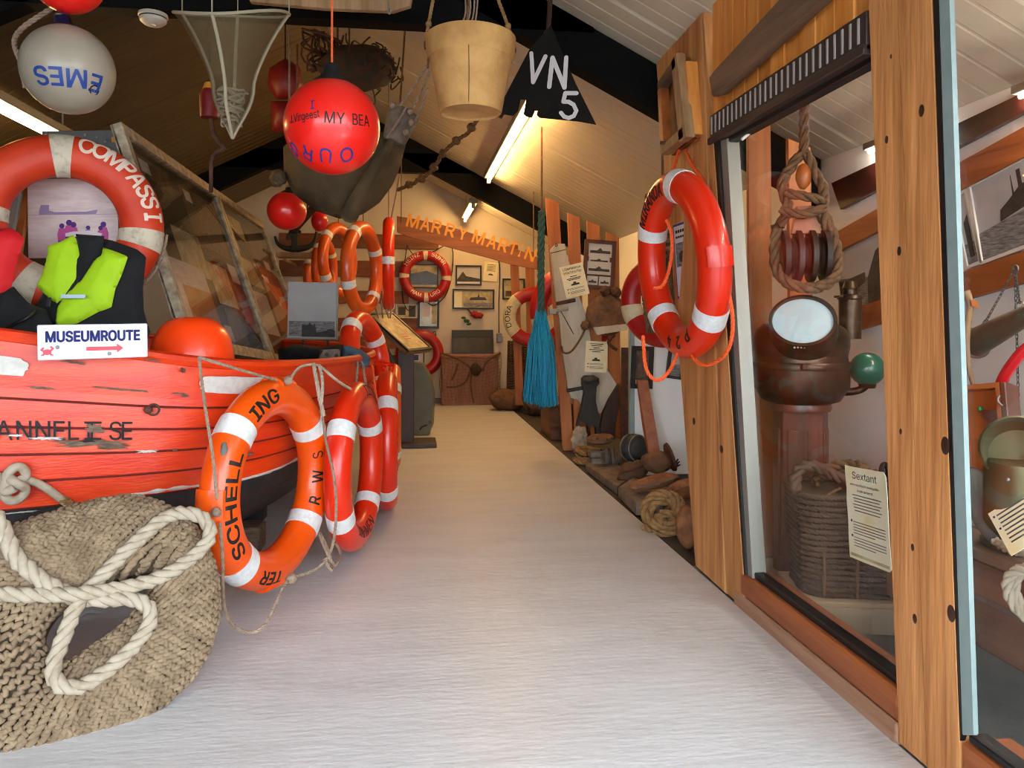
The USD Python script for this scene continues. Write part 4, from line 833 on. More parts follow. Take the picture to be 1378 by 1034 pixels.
t.add('cord_knot', [ball(A(614, 42, 2.78), .022, 2, .4, 9), ball(A(624, 38, 2.78), .018, 2, .4, 9, 2)], rope_br)
# black flag VN 5
q, w, h = quad([(660, 30), (820, 30), (820, 170), (660, 170)], [3.30, 3.22, 3.22, 3.30]); sx, sy = w/160, h/140
P2 = lambda pts: [((a-660)*sx, (170-b)*sy) for a, b in pts]
t = thing('fishing_flag', 'torn black triangular flag painted VN 5 hanging before the rafter', 'flag', q(w/2, 0))
t.add('cloth', ext(P2([(739, 34), (753, 64), (776, 112), (806, 167), (782, 163), (730, 158.5), (726, 155), (727, 149), (723, 149), (720, 158), (712, 157.5), (708, 154), (711, 134), (703, 134), (700, 150), (694, 156), (671, 153), (690, 112), (712, 66)]), q, -.004, .002), flag_m)
def st(lines, wpx): return strokes([P2(l) for l in lines], wpx*sx, q, .002, .0015)
t.add('lettering', st([[(714.5, 72), (719, 111)], [(719, 111), (734, 76)]], 5.5), pale_print)
t.add('lettering', st([[(741, 117), (743.5, 78)], [(743.5, 78), (761.5, 118)], [(761.5, 118), (762, 78)]], 6), pale_print)
t.add('lettering', st([[(778, 125.5), (763, 125.5), (761, 137), (768, 137), (775, 141), (779, 149), (776, 156), (769, 159), (763, 157), (758.5, 152)]], 5.5), pale_print)
t.add('flag_pole', tube([A(742, -30, 3.34), A(738, 40, 3.34), A(690, 128, 3.36), A(672, 158, 3.36)], .012, 8), dark_wood)
# grey tarpaulin, net float, wooden bob, knotted rope
f_, sc = pxf(465, 240, 4.1)
t = thing('tarpaulin', 'grey-brown tarpaulin bundle slung under the second tie beam, behind the large red buoy', 'tarpaulin', A(465, 300, 4.1))
t.add('cloth', pillow(pxpoly([(381, 198), (400, 180), (450, 175), (520, 178), (547, 192), (538, 226), (528, 250), (510, 274), (486, 290), (458, 295), (425, 284), (396, 262), (382, 236)], 465, 240, sc), f_, .22, .035, .10, 3, .6), canvas_dk, smooth=True)
t.add('bunched_corner', ball(A(374, 240, 4.05), .045, 2, .35, 6), canvas_dk)
t.add('fold', tube(spl([A(527, 190, 3.93), A(505, 225, 3.86), A(484, 262, 3.88), A(470, 290, 4.0)], 20), np.linspace(.02, .05, 20), 10), canvas_dk, 'long fold of the cloth', smooth=True)
t.add('sling', [rope(np.array([A(400, 185, 4.1), oY(420, 150, 5.2)*0 + A(400, 60, 4.4)]), .006), rope(np.array([A(535, 190, 4.1), A(545, 40, 4.4)]), .006)], rope_br)
t = thing('netted_float', 'dark float wrapped in tangled green and rusty netting above the large red buoy', 'float', A(470, 95, 4.6))
t.add('float', ball(A(482, 92, 4.6), .22, 4, .16, 5, 4, (1.05, .8, .62)), teal_net)
rng = np.random.default_rng(8); cs = []
for k in range(46):
    a, b = rng.uniform(0, 2*pi), rng.uniform(-1, 1); p0 = np.array([math.cos(a)*math.sqrt(1-b*b)*1.05, math.sin(a)*math.sqrt(1-b*b)*.8, b*.62])*.235; cs.append(tube(spl([A(482, 92, 4.6) + p0 + rng.normal(0, .03, 3) * s_ for s_ in (.3, 1, 1.4)], 8), .005, 5))
t.add('netting', cs, teal_net, kind=None); t.add('netting', [tube(spl([A(440, 96, 4.6) + np.array([rng.uniform(-.16, .1), rng.uniform(-.05, .05), z]) for z in (0, .07, .15, .24)], 10), .007, 5) for k in range(16)], rust, 'rusty strands of netting')
t.add('line', tube([A(470, 60, 4.6), np.r_[A(470, 60, 4.6)[:2], roofz(A(470, 60, 4.6))]], .006, 6), rope_br)
c = A(538, 168, 4.0)
t = thing('wooden_bob', 'weathered grey wooden bob slung on three ropes left of the canvas bucket', 'bob', c)
t.add('body', wob([(0, -.10), (.05, -.102), (.062, -.09), (.085, .05), (.08, .075), (.04, .09), (0, .09)], Fr(c, unit((.9, 0, -.3)), Y_), 24, .04, 4), drift_gr, smooth=40)
for (x0, y0, x1, y1) in ((532, 150, 575, 88), (549, 158, 578, 96), (556, 170, 576, 118), (520, 186, 548, 142)): t.add('sling', rope(spl([A(x0, y0, 3.95), A((x0+x1)/2, (y0+y1)/2+2, 3.9), A(x1, y1, 3.85)], 12), .007), rope_tan)
for x, y in ((528, 142), (553, 165), (546, 178), (552, 150)): t.add('sling_knot', ball(A(x, y, 3.9), .018, 1, .35), rope_tan)
t.add('sling', tube([A(576, 92, 3.85), np.r_[A(576, 92, 3.85)[:2], roofz(A(576, 92, 3.85))]], .006, 6), rope_br)
pk = spl([A(x, y, d) for x, y, d in ((652, 150, 4.6), (628, 178, 4.7), (606, 196, 4.8), (590, 216, 4.9), (574, 236, 5.0), (556, 246, 5.1), (536, 256, 5.2))], 60)
t = thing('knotted_rope', 'thin brown knotted branch of old rope slanting under the roof below the bucket', 'rope', pk[30])
t.add('rope_run', rope(pk, .014, wob=.02), rust if False else rope_br); [t.add('rope_knot', ball(pk[k], .028, 2, .45, 7, k), rope_br) for k in (8, 17, 26, 34, 43, 52)]
single('driftwood_board', board([A(330, -14, 3.2), A(556, -12, 3.2), A(552, 8, 3.2), A(530, 15, 3.2), (A(440, 12, 3.2)), A(336, 2, 3.2)], .03, -FW, .006), pale_wood, 'worn pale board lashed along the first tie beam at the top edge', 'board')
single('beam_hook', tube(spl([A(523, 4, 3.2), A(523, 16, 3.18), A(525, 18, 3.15), A(527, 14, 3.15)], 12), .004, 6), alu, 'small metal hook under the first tie beam', 'hook')
f_, sc = pxf(382, 120, 4.7)
v = thing('old_life_jacket', 'dark red old life jacket hanging in the shade left of the large red buoy', 'life jacket', A(380, 190, 4.7))
for k, pl in enumerate(([(362, 92), (384, 78), (404, 90), (408, 116), (396, 134), (372, 134), (360, 116)], [(364, 136), (400, 136), (404, 176), (366, 178)])): v.add('jacket_part', pillow(pxpoly(pl, 382, 120, sc), f_, .07, .03, .02, 20 + k), red_dk, smooth=True)
v.add('hanger', tube([A(384, 80, 4.7), np.r_[A(384, 80, 4.7)[:2], roofz(A(384, 80, 4.7))]], .005, 6), ink)
v = thing('marker_lamp', 'small red and yellow marker hanging behind the tip of the net bag', 'marker', A(284, 160, 3.4))
v.add('marker_body', lathe([(0, -.07), (.04, -.07), (.045, .03), (.03, .06), (0, .06)], Fr(A(282, 138, 3.4), X_, Y_), 20), red_dk, smooth=40)
v.add('cap', lathe([(.032, .055), (.02, .09), (0, .09)], Fr(A(282, 138, 3.4), X_, Y_), 16), yel_lettering); v.add('hook', tube(spl([A(284, 160, 3.4), A(292, 188, 3.4), A(302, 200, 3.4), A(290, 206, 3.42), A(284, 236, 3.45), A(284, 258, 3.5)], 30), .01, 8), rust)
v.add('line', tube([A(282, 124, 3.4), np.r_[A(282, 124, 3.4)[:2], roofz(A(282, 124, 3.4))]], .004, 6), ink)

# ---------------------------------------------------------------- rings hung from a rail behind the boat
rail = thing('hanging_rail', 'dark wooden rail under the roof from which the row of life rings hangs', 'rail', (-.82, 7.2, 1.95))
RZ = 2.02
def hung(label, px, py, d, D, n, bands, m, r=.062, hw=.085, texts=(), line=True, group=None):
    c = A(px, py, d); t = lifebuoy(label, c, n, (0, .03, 1), D, r, m, bands, None, hw, texts)
    if line:
        e = onring(t, 90, 0, -.01); t.add('hanging_line', tube([e, np.array([e[0], e[1], roofz(e)])], .004, 6), rope_br)
    return t
hung('orange life ring hanging in the row behind the boat, largest and nearest', 488, 362, 5.6, .72, (.965, -.30, 0), (32, 128, 205, 318), ring_brn, .054)
hung('orange-brown life ring in the hanging row, second from the front', 455, 350, 6.9, .70, (.93, -.36, 0), (50, 140, 215, 320), ring_brn, .052)
hung('orange life ring in the hanging row, third from the front', 437, 362, 7.9, .68, (.975, -.2, 0), (40, 140, 220, 320), ring_brn, .055)
hung('orange life ring in the hanging row, farthest back', 424, 372, 8.9, .62, (.97, -.22, 0), (60, 150, 215, 320), ring_brn, .055)
h5 = hung('red life ring with thin white stripe hanging nearest the aisle in the row', 523, 356, 6.0, .76, (.999, .02, 0), (1, 90, 181, 270), ring_rd, .050)
for ph in (.55,):
    a = np.radians(np.r_[np.linspace(8, 80, 24)]); h5.add('stripe', [tube(torus_pt(h5.fr, h5.R, h5.r, np.radians(np.linspace(s_, e_, 20)), np.full(20, ph), .001), .005, 6) for s_, e_ in ((8, 70),)], tape); h5.add('stripe', tube(torus_pt(h5.fr, h5.R, h5.r, np.radians(np.linspace(-72, -8, 20)), np.full(20, ph), .001), .005, 6), tape)
c = A(522, 356, 6.0)
single('hanging_rope', tube([A(526, 296, 6.0), A(533, 262, 5.6), A(538, 235, 5.3)], .006, 6), rope_wh, 'thin white cord rising from the hanging ring nearest the aisle', 'rope')
single('hanging_rope', [tube(spl([A(a, 405, 5.95), A(a + b, 418, 5.9), A(a + 2*b, 428, 5.95)], 8), .006, 6) for a, b in ((503, 3), (513, 1), (517, 3), (527, -1))], rope_tan, 'pale rope loops hanging below the row of rings above the lectern', 'rope')
rp = [(-1.15, 8.9, RZ), (-.50, 5.4, RZ)]
rail.add('rail', beam((-1.45, 9.3, RZ + .03), (-.45, 5.2, RZ + .03), .05, .06), dark_wood)
for f in (.06, .5, .95):
    p = np.array([-1.45, 9.3, RZ]) * (1-f) + np.array([-.45, 5.2, RZ]) * f; rail.add('hanger', tube([p + [0, 0, .05], (p[0], p[1], roofz(p))], .008, 6), rust)
lo = lifebuoy('crimson life ring leaning inside the boat below the hanging row', A(493, 482, 4.9), (.93, -.30, .2), (-.12, .25, 1), .64, .068, ring_rd, (38, 140, 225, 318), None, .1)
for k, (a, b) in enumerate(((-.1, .5), (.2, .8))): pass
single('red_netting', [tube(spl([A(a, b, 4.3), A((a+c_)/2, (b+d_)/2 + 3, 4.3), A(c_, d_, 4.25)], 8), .006, 5) for a, b, c_, d_ in ((490, 486, 531, 492), (478, 472, 531, 491), (505, 478, 525, 507), (512, 485, 519, 505), (470, 470, 500, 482), (530, 491, 524, 512))], ring_rd, 'red cords of netting drawn over the boat edge before the lectern', 'netting', kind=None)
# grey photograph board
q, w, h = quad([(386, 379), (452, 381), (453, 455), (388, 455)], 5.2)
t = thing('photo_board', 'large grey photograph of a wreck on a beach, standing behind the glazed panels', 'photograph', q(w/2, 0))
t.add('print', cbox(q, 0, w, 0, h, -.01, 0, .002), sky_print); t.add('sea_print', ext(rect(.01, w-.01, .012, h*.30), q, 0, .001), sea_print)
t.add('wreck_print', ext([(w*.30, h*.02), (w*.98, h*.02), (w*.98, h*.14), (w*.86, h*.17), (w*.78, h*.13), (w*.6, h*.10), (w*.57, h*.27), (w*.52, h*.22), (w*.46, h*.28), (w*.42, h*.23), (w*.30, h*.24)], q, 0, .0018), dark_print)
t.add('frame', [cbox(q, -.012, w+.012, -.012, 0, -.012, .006), cbox(q, w, w+.012, 0, h, -.012, .006)], alu)
t.add('leg', [cbox(q, w*.3, w*.34, -1.0, 0, -.03, -.01), cbox(q, w*.8, w*.84, -1.0, 0, -.03, -.01)], dark_wood)
# things in the boat behind the first rings
c = A(444, 483, 4.0); fr = Fr(c, unit(RT + .3*FW), UP)
t = thing('engine_block', 'grey metal block with bolt holes in the boat behind the first ring', 'engine part', c)
t.add('block_body', hull(fr.map(np.array([(-.055, -.07, .07), (.05, -.07, .07), (.05, .03, .07), (.035, .055, .07), (-.035, .05, .07), (-.055, .02, .07), (-.07, -.07, -.1), (.06, -.07, -.1), (.06, .045, -.1), (-.05, .045, -.1)]))), drift_gr)
for a, b in ((-.02, .025), (.03, .02), (-.01, -.03)): t.add('bolt_hole', lathe([(0, .001), (.009, .001), (.010, 0)], fr.at(a, b, .0705), 12), ink)
f_, sc = pxf(485, 478, 3.9, .5)
single('folded_canvas', pillow(pxpoly([(458, 467), (470, 465), (486, 470), (498, 480), (499, 494), (486, 499), (470, 498), (462, 486)], 485, 478, sc), f_, .05, .012, .05, 5), blue_cloth, 'folded blue-grey canvas in the boat behind the middle ring', 'canvas', smooth=True)
f_, sc = pxf(400, 480, 4.6, .5)
single('dark_bundle', pillow(pxpoly([(372, 470), (396, 462), (430, 466), (462, 462), (470, 478), (462, 500), (380, 500)], 400, 480, sc), f_, .10, .03, .06, 9), navy_fab, 'dark heap of cloth in the boat behind the grey metal block', 'bundle', smooth=True)

# ---------------------------------------------------------------- lectern and case beside the boat
t = thing('lectern', 'dark wooden lectern with a sloping framed information sheet at the end of the boat', 'lectern', A(560, 602, 6.2))
B0 = A(548, 602, 6.22)
t.add('post', cbox(Fr((B0[0], B0[1], 0), X_, Y_), -.075, .055, -.06, .06, .03, .79, .004), dark_wood)
t.add('foot', cbox(Fr((B0[0], B0[1], 0), X_, Y_), -.14, .24, -.16, .16, 0, .04, .005), dark_wood)
q, w, h = quad([(497, 422), (529, 422), (579, 468), (549, 472)], [6.15, 6.45, 6.35, 5.95])
t.add('desk', cbox(q, -.01, w+.01, -.01, h+.01, -.045, -.012, .004), grey_wood)
t.add('desk_frame', ext(Polygon(rect(-.012, w+.012, -.012, h+.012), [rect(.012, w-.012, .012, h-.012)]), q, -.012, .006), blk_frame)
t.add('sheet', ext(rect(.01, w-.01, .01, h-.01), q, -.012, -.002), sepia)
for k in range(3): t.add('print', ext(rect(w*.35, w*.62, h*(.28 + .06*k), h*(.31 + .06*k)), q, -.002, -.001), bulb_or)
t.add('brace', beam((B0[0] - .03, B0[1], .55), (B0[0] - .19, B0[1], .83), .05, .04), dark_wood)
q, w, h = quad([(553, 483), (584, 483), (584, 592), (553, 592)], 6.75)
t = thing('fuel_case', 'flat grey-green metal case standing behind the lectern', 'case', q(w/2, 0))
s_ = w/31
t.add('case_body', ext(Polygon([(-.06, 0), (20*s_, 0), (28*s_, 18*s_), (30*s_, 60*s_), (25*s_, 84*s_), (14*s_, 103*s_), (-.06, 106*s_)]).buffer(-.012).buffer(.012), q, -.18, 0), mat('grey_green_metal', (104, 102, 84), .5, .3, (88, 88, 74), 6.))
t.add('clasp', cbox(q, 24*s_, 27*s_, 22*s_, 26*s_, 0, .012), brass_dk); t.add('handle', tube([q(12*s_, 14*s_, .01), q(16*s_, 18*s_, .02), q(22*s_, 20*s_, .01)], .008, 8), ink)

# ---------------------------------------------------------------- far end: name board, back wall pictures, rings, chest
NB = 7.25
t = thing('name_board', 'curved brown name board carved MARRY MARTIN below the roof at the far end', 'name board', oY(630, 330, NB))
ol = [(534, 291), (560, 295), (592, 302), (626, 311), (660, 323), (694, 335), (725, 347), (724, 363), (688, 356), (654, 346), (620, 337), (586, 328), (551, 319), (534, 312)]
fr = Fr((0, NB, 0), X_, Z_); P3 = [oY(a, b, NB) for a, b in ol]
t.add('plank', ext([(p[0], p[2]) for p in P3], fr, -.035, 0), back_board)
for s_, xs in (('MARRY', (554, 571, 586, 604, 621)), ('MARTIN', (642, 660, 675, 688, 698, 711))):
    for c, x in zip(s_, xs):
        y = np.interp(x, [540, 592, 640, 700, 724], [302.5, 315, 327, 346, 355]); p = oY(x, y, NB); p2 = oY(x + 10, np.interp(x + 10, [540, 592, 640, 700, 734], [302.5, 315, 327, 346, 359]), NB)
        t.add('carved_letter', flat(c, .122, Fr((p[0], NB, p[2]), p2 - p, Z_), 0, 0, .0005, True, {'M': .118, 'I': .02, 'N': .10, 'T': .088}.get(c, .094)), yel_lettering)
for x in (540, 718):
    p = oY(x, 300 if x < 600 else 346, NB); t.add('hanging_line', tube([p, (p[0], p[1], roofz(p))], .005, 6), rope_br)
def framed(label, px, plane, fm, pm, fw=.018, ship=None, name='framed_picture', category='picture', t_=.02, bits=()):
    q, w, h = quad(px, plane); t = thing(name, label, category, q(w/2, 0))
    if fm is not None: t.add('frame', ext(Polygon(rect(0, w, 0, h), [rect(fw, w-fw, fw, h-fw)]), q, -.004, t_), fm)
    t.add('print', ext(rect(fw*.6, w-fw*.6, fw*.6, h-fw*.6), q, 0, .006), pm)
    for pts, m in bits: t.add('print_shape', ext([(fw + a*(w-2*fw), fw + b*(h-2*fw)) for a, b in pts], q, .006, .0072), m)
    return t, q, w, h
def bq(x0, y0, x1, y1): return [(x0, y0), (x1, y0 + (x1-x0)*.012), (x1, y1 + (x1-x0)*.012), (x0, y1)]
PB = ('Y', BY - .005)
hill = [(0, .25), (.25, .72), (.4, .45), (1, .3), (1, .12), (0, .12)]
framed('black framed landscape print at the upper middle of the back wall', bq(613, 357, 648, 384), PB, blk_frame, sky_print, .02, bits=[(hill, dark_print), (rect(0, 1, 0, .14), pale_print)])
framed('wide black framed ship photograph on the back wall above the red rose', bq(609, 389, 665, 416), PB, blk_frame, sepia, .02, bits=[(rect(0, .2, 0, 1), paper), ([(.4, .45), (.85, .45), (.8, .62), (.66, .62), (.64, .85), (.6, .62), (.42, .6)], dark_print), (rect(.24, 1, .05, .3), sea_print)])
t, q, w, h = framed('yellowed typed sheet pinned on the back wall right of the landscape', [(652, 352), (671, 354), (669, 380), (650, 378)], PB, None, paper, .002, name='info_sheet', category='sheet')
for k in range(5): t.add('print_line', ext(rect(w*.2, w*.8, h*(.85 - .08*k), h*(.88 - .08*k)), q, .006, .007), brown_print)
t.add('ship_print', ext([(w*.3, h*.32), (w*.7, h*.32), (w*.6, h*.4), (w*.4, h*.4)], q, .006, .007), dark_print)
framed('black framed sketch at the right end of the back wall, half behind the planks', bq(676, 375, 706, 403), PB, blk_frame, sepia, .018, bits=[(rect(.1, .9, .1, .4), brown_print)])
framed('black framed pale chart below the red ring on the back wall', bq(562, 403, 591, 442), ('Y', BY - .03), blk_frame, map_print, .028, bits=[(rect(.1, .6, .4, .9), pale_print), (rect(.7, .96, .1, .95), sepia)])
framed('dark framed landscape seen through the red ring on the back wall', bq(551, 384 - 29, 590, 388), ('Y', BY - .02), blk_frame, sepia, .018, bits=[([(0, .1), (1, .1), (1, .55), (.6, .75), (0, .6)], green_print)])
framed('small unframed photographs on the brown boards left of the chart', bq(533, 410, 561, 428), ('Y', BY - .045), white_frame, sepia, .008, bits=[(rect(.08, .45, .2, .85), dark_print), (rect(.62, .95, .05, .95), dark_print)])
framed('dark framed picture low on the back wall beside the lectern', bq(552, 469, 571, 490), ('Y', BY - .02), blk_frame, pale_print, .014, bits=[(rect(.1, .6, .2, .6), mat('blue_print', (54, 62, 120), .6))])
for k, (x0, x1, y0, y1) in enumerate(((376, 590, 317, 333), (376, 548, 352, 372), (376, 550, 392, 408), (376, 562, 428, 446), (376, 545, 452, 470), (376, 545, 478, 500))):
    a, b = oY(x0, y1, BY), oY(x1, y0, BY); single('wall_board', box(a[0], b[0], BY - .03, BY - .002, a[2], b[2], .004), back_board, ['topmost', 'second', 'third', 'fourth', 'fifth', 'lowest'][k] + ' horizontal brown board on the left half of the back wall', 'board')
p = oY(671, 335, BY - .01)
t = thing('power_cable', 'thin black cable running down the back wall to a grey socket', 'cable', oY(671, 510, BY))
t.add('cable', tube(spl([oY(664, 338, BY-.01), oY(669, 346, BY-.012), oY(672, 356, BY-.012), oY(671.5, 400, BY-.012), oY(671.5, 448, BY-.012)], 30), .006, 6), ink)
a, b = oY(668, 461, BY), oY(675, 449, BY); t.add('socket', box(a[0], b[0], BY - .05, BY, a[2], b[2], .006), steel)
t = thing('dried_rose', 'dark red rose with green leaves fixed on the back wall above the black picture', 'flower', oY(634, 430, BY))
for x, y, r in ((641, 424, .045), (646, 425, .04), (637, 423, .035)): t.add('bloom', ball(oY(x, y, BY - .06), r, 2, .4, 8, x), rose_red)
for x, y, r in ((628, 432, .04), (624, 428, .03), (631, 436, .03)): t.add('leaf', ball(oY(x, y, BY - .04), r, 1, .4, 8, x, (1, .3, .6)), leaf_green)
t.add('stem', tube([oY(629, 415, BY-.02), oY(636, 425, BY-.05)], .012, 6), rust)
cz = oZ(592, 546); 
ch = thing('net_covered_chest', 'reddish wooden chest under a brown fishing net against the back wall', 'chest', oZ(632, 545))
y0 = cz[1]; a, b = oY(595, 546, y0), oY(671, 477, y0)
ch.add('chest_body', box(a[0], b[0], y0, BY - .03, 0, b[2] - .04, .006), mat('dusty_rose_wood', (168, 108, 88), .6, c2=(142, 88, 70), scale=8., st=(1, 1, .2)))
ch.add('lid', box(a[0] - .015, b[0] + .015, y0 - .015, BY - .03, b[2] - .04, b[2], .008), mat('dusty_rose_wood', (136, 84, 66)))
W_ = b[0] - a[0]; H_ = b[2]; rng = np.random.default_rng(4); nets = []
nx, nz = 17, 14
def netp(u, vv): return np.array([a[0] - .02 + (W_ + .04)*u, y0 - .022 - .012*math.sin(u*9)*math.sin(vv*7), H_*(1 - vv) - .06*math.sin(pi*u)*(1-vv) + .02])
for k in range(nx + 1): nets.append(tube(np.array([netp((k + .3*math.sin(v_*8))/nx, v_) for v_ in np.linspace(0, .97, 14)]), .0035, 4, cap=False))
for k in range(nz + 1): nets.append(tube(np.array([netp(u_, (k + .4*math.sin(u_*11))/nz*.97) for u_ in np.linspace(0, 1, 16)]), .0035, 4, cap=False))
ch.add('net', nets, rope_gold, 'brown fishing net over the front', kind='stuff')
for pts in ([(0, .0), (.2, .02), (.45, .16), (.5, .22)], [(1.0, .0), (.85, .05), (.75, .14), (.7, .3)], [(.28, .15), (.24, .35), (.18, .5)], [(.48, .3), (.42, .5), (.3, .62), (.1, .66)], [(.52, .25), (.5, .6), (.55, .98)]): ch.add('net_cord', rope(spl([netp(u, v_) - [0, .02, 0] for u, v_ in pts], 24), .012), rope_br)
ch.add('net_bundle', ball(netp(.58, .26) - [0, .03, 0], .07, 2, .4, 8, 1, (1, .5, 1)), teal_net)
a2, b2 = oY(608, 477, BY - .12), oY(664, 446, BY - .12)
t = thing('dark_painting', 'small black dark-toned painting standing on the net covered chest', 'painting', ((a2[0]+b2[0])/2, BY-.12, H_))
q = Fr((a2[0], BY - .14, H_), X_, unit((0, .18, 1))); w, h = b2[0] - a2[0], b2[2] - H_ + .02
t.add('frame', ext(Polygon(rect(0, w, 0, h), [rect(.03, w-.03, .03, h-.09)]), q, -.02, .012), blk_frame); t.add('canvas', ext(rect(.02, w-.02, .02, h-.05), q, -.01, 0), green_print)
hz = lifebuoy('red life ring lettered HEINZ SUHR HAMBURG on the back wall', oY(572.5, 372.5, BY - .075) , (.01, -1, 0), (.0, 0, 1), .655, .062, ring_dk, (90, -4, 178, 272), old_tape, .085, (('HEINZ', 128, .055, False, {'wid': .9, 'bold': False}), ('SUHR', 54, .055, False, {'wid': .95, 'bold': False}), ('HAM', 241, .055, True, {'wid': .9, 'bold': False}), ('URG', 300, .055, True, {'wid': .95, 'bold': False})), sten)
hz.add('grab_line', tube(spl([oY(x, y, BY - .05) for x, y in ((548, 330), (544, 355), (541, 390), (550, 418), (563, 408), (574, 407), (583, 411), (596, 402), (606, 380), (606, 330), (590, 335), (560, 345), (548, 330))], 60), .006, 6), ink)
lifebuoy('plain red life ring low on the back wall, half hidden by the lectern', oY(565, 476, BY - .1), (.05, -1, 0), (0, 0, 1), .60, .065, ring_dk, (), old_tape, .09, (('RING', -30, .05, False, {'bold': False}),) if False else (), sten).add('grab_line', tube(spl([oY(x, y, BY - .06) for x, y in ((578, 456), (585, 446), (587, 462), (588, 480), (582, 500), (574, 512))], 24), .006, 6), rust)
DR = lifebuoy('cream and red life ring lettered DORA behind the blue brush', A(717, 427, 8.45), (-.06, -1, 0), (.05, 0, 1), .68, .075, cream_pt, (), None, .09, (('DORA', 181, .062, False, {'bold': False}),), ink)
for a in (45, -45, 135, 225): DR.add('red_sector', sleeve(DR.fr, DR.R, DR.r, math.radians({45: 60, 135: 112, 225: 248, -45: -62}[a]), .40, .002), ring_dk, 'red painted sector')
RD = lifebuoy('red life ring with a cream band hanging behind the plank screen', A(773, 417, 6.14), (0, -1, 0), (0, 0, 1), .75, .075, ring_dk, (), None, .09)
for a in (-4, 205): RD.add('cream_sector', sleeve(RD.fr, RD.R, RD.r, math.radians(a), .22, .002), cream_pt, 'cream painted band')
# far screen planks and near screen planks
def screen(y, pls, base):
    for (pts, lb) in pls:
        p = [oY(a, b, y) for a, b in pts]; p = [np.array([q_[0], q_[1], max(-.01, q_[2])]) for q_ in p]
        single('screen_plank', board(p, .028, -Y_, .004), orange_plank, lb, 'plank')
screen(8.4, [([(686, 330), (697, 326), (705, 546), (694, 546)], 'far orange plank left of the blue brush'), ([(707, 336), (719, 340), (722, 552), (711, 552)], 'far orange plank just behind the blue brush')], 0)
SY = 5.9
screen(SY, [([(734, 266), (752, 273), (758, 460), (772, 611), (758, 612), (749, 460)], 'near plank of the screen at the left edge, reaching the aisle floor'), ([(764, 286), (780, 293), (790, 600), (774, 600)], 'second plank of the near screen, behind the white rudder'),
    ([(790, 297), (807, 304), (812, 590), (796, 590)], 'third plank of the near screen, behind the brown picture frame'), ([(816, 312), (833, 320), (836, 590), (821, 590)], 'right plank of the near screen beside the round wooden lump')], 0)
for a in ((757, 500), (763, 540), (768, 590)): pass
# blue brush
c = A(728, 300, 5.4)
t = thing('rope_brush', 'long bright blue bristle brush hanging from a teal braided rope before the screen', 'brush', A(728, 556, 5.4))
hl = spl([A(729, 284, 5.4), A(728, 340, 5.4), A(728, 400, 5.4), A(728, 446, 5.4)], 40)
t.add('braided_handle', rope(hl, .028, .16, sides=8), broom_t, smooth=True)
t.add('hanging_line', tube([A(729, 286, 5.4), np.r_[A(729, 286, 5.4)[:2], roofz(A(729, 286, 5.4))]], .008, 6), rope_br)
rng = np.random.default_rng(21); br = []
for k in range(620):
    a = rng.uniform(0, 2*pi); rr_ = math.sqrt(rng.uniform(0, 1)); ca, sa = math.cos(a)*rr_, math.sin(a)*rr_
    z0 = 415 + 30*rng.random(); yb = 552 - 10*rng.random() - 6*rr_ - (4 if ca < 0 else 0)
    p = [A(728 + 6*ca, z0, 5.4) + FW*.02*sa, A(728 + 13*ca, 448, 5.4) + FW*.06*sa, A(728 + 19*ca + rng.normal()*.8, 490, 5.4) + FW*.10*sa, A(728 + 23*ca - 1 + rng.normal()*1.2, yb, 5.4) + FW*.11*sa]
    br.append(tube(spl(p, 7), .0032, 3, cap=False))
t.add('bristles', br, broom_b, 'bright blue bristles', kind='stuff', smooth=True)
# rudder with notes
RY = SY - .06
t = thing('rudder', 'flaking white wooden boat rudder with iron straps hung on the plank screen', 'rudder', oY(785, 556, RY))
ro_px = [(741, 336), (748, 328), (760, 328), (763, 345), (767, 356), (780, 401), (788, 421), (793, 445), (797, 470), (808, 488), (818, 499), (831, 519), (822, 540), (808, 557), (794, 548), (782, 544), (777, 538), (769, 536), (767, 530), (764, 522), (756, 465), (753, 430), (748.5, 407)]
t.add('blade', ext([(p[0], p[2]) for p in (oY(a, b, RY) for a, b in ro_px)], Fr((0, RY, 0), X_, Z_), -.035, 0), rudder_m)
def onr(x, y, o=0.): p = oY(x, y, RY); return p - [0, o, 0]
t.add('head_hole', tube(onr(748.5, 330, .002) + .010*np.array([[math.cos(a), 0, math.sin(a)] for a in np.linspace(0, 2*pi, 13)[:-1]]), .003, 6, True), ink)
t.add('joint', tube([onr(740.5, 341, .001), onr(761, 336, .001)], .003, 5), rust); t.add('crack', tube([onr(754, 418, .001), onr(762, 432, .001), onr(772, 450, .001)], .003, 5), rust)
t.add('iron_strap', [beam(onr(748, 409, .012), onr(774, 404, .012), .012, .03)], rust); t.add('iron_strap', beam(onr(738, 420, .02), onr(764, 415, .012), .02, .03), alu, 'pale worn strap end')
t.add('iron_strap', beam(onr(762, 526, .012), onr(790, 521, .012), .012, .03), dark_iron); t.add('strap_end', box(*(lambda p: (p[0]-.03, p[0]+.03, p[1]-.04, p[1], p[2]-.025, p[2]+.02))(onr(743, 419, .0)), .006), alu)
t.add('cord', [rope(spl([onr(x, y, .03) for x, y in ((787, 440), (782, 452), (772, 468), (764, 475), (757, 474), (755, 466))], 24), .008)], rope_br); t.add('cord_knot', ball(onr(787, 438, .03), .038, 2, .4, 8), rope_br)
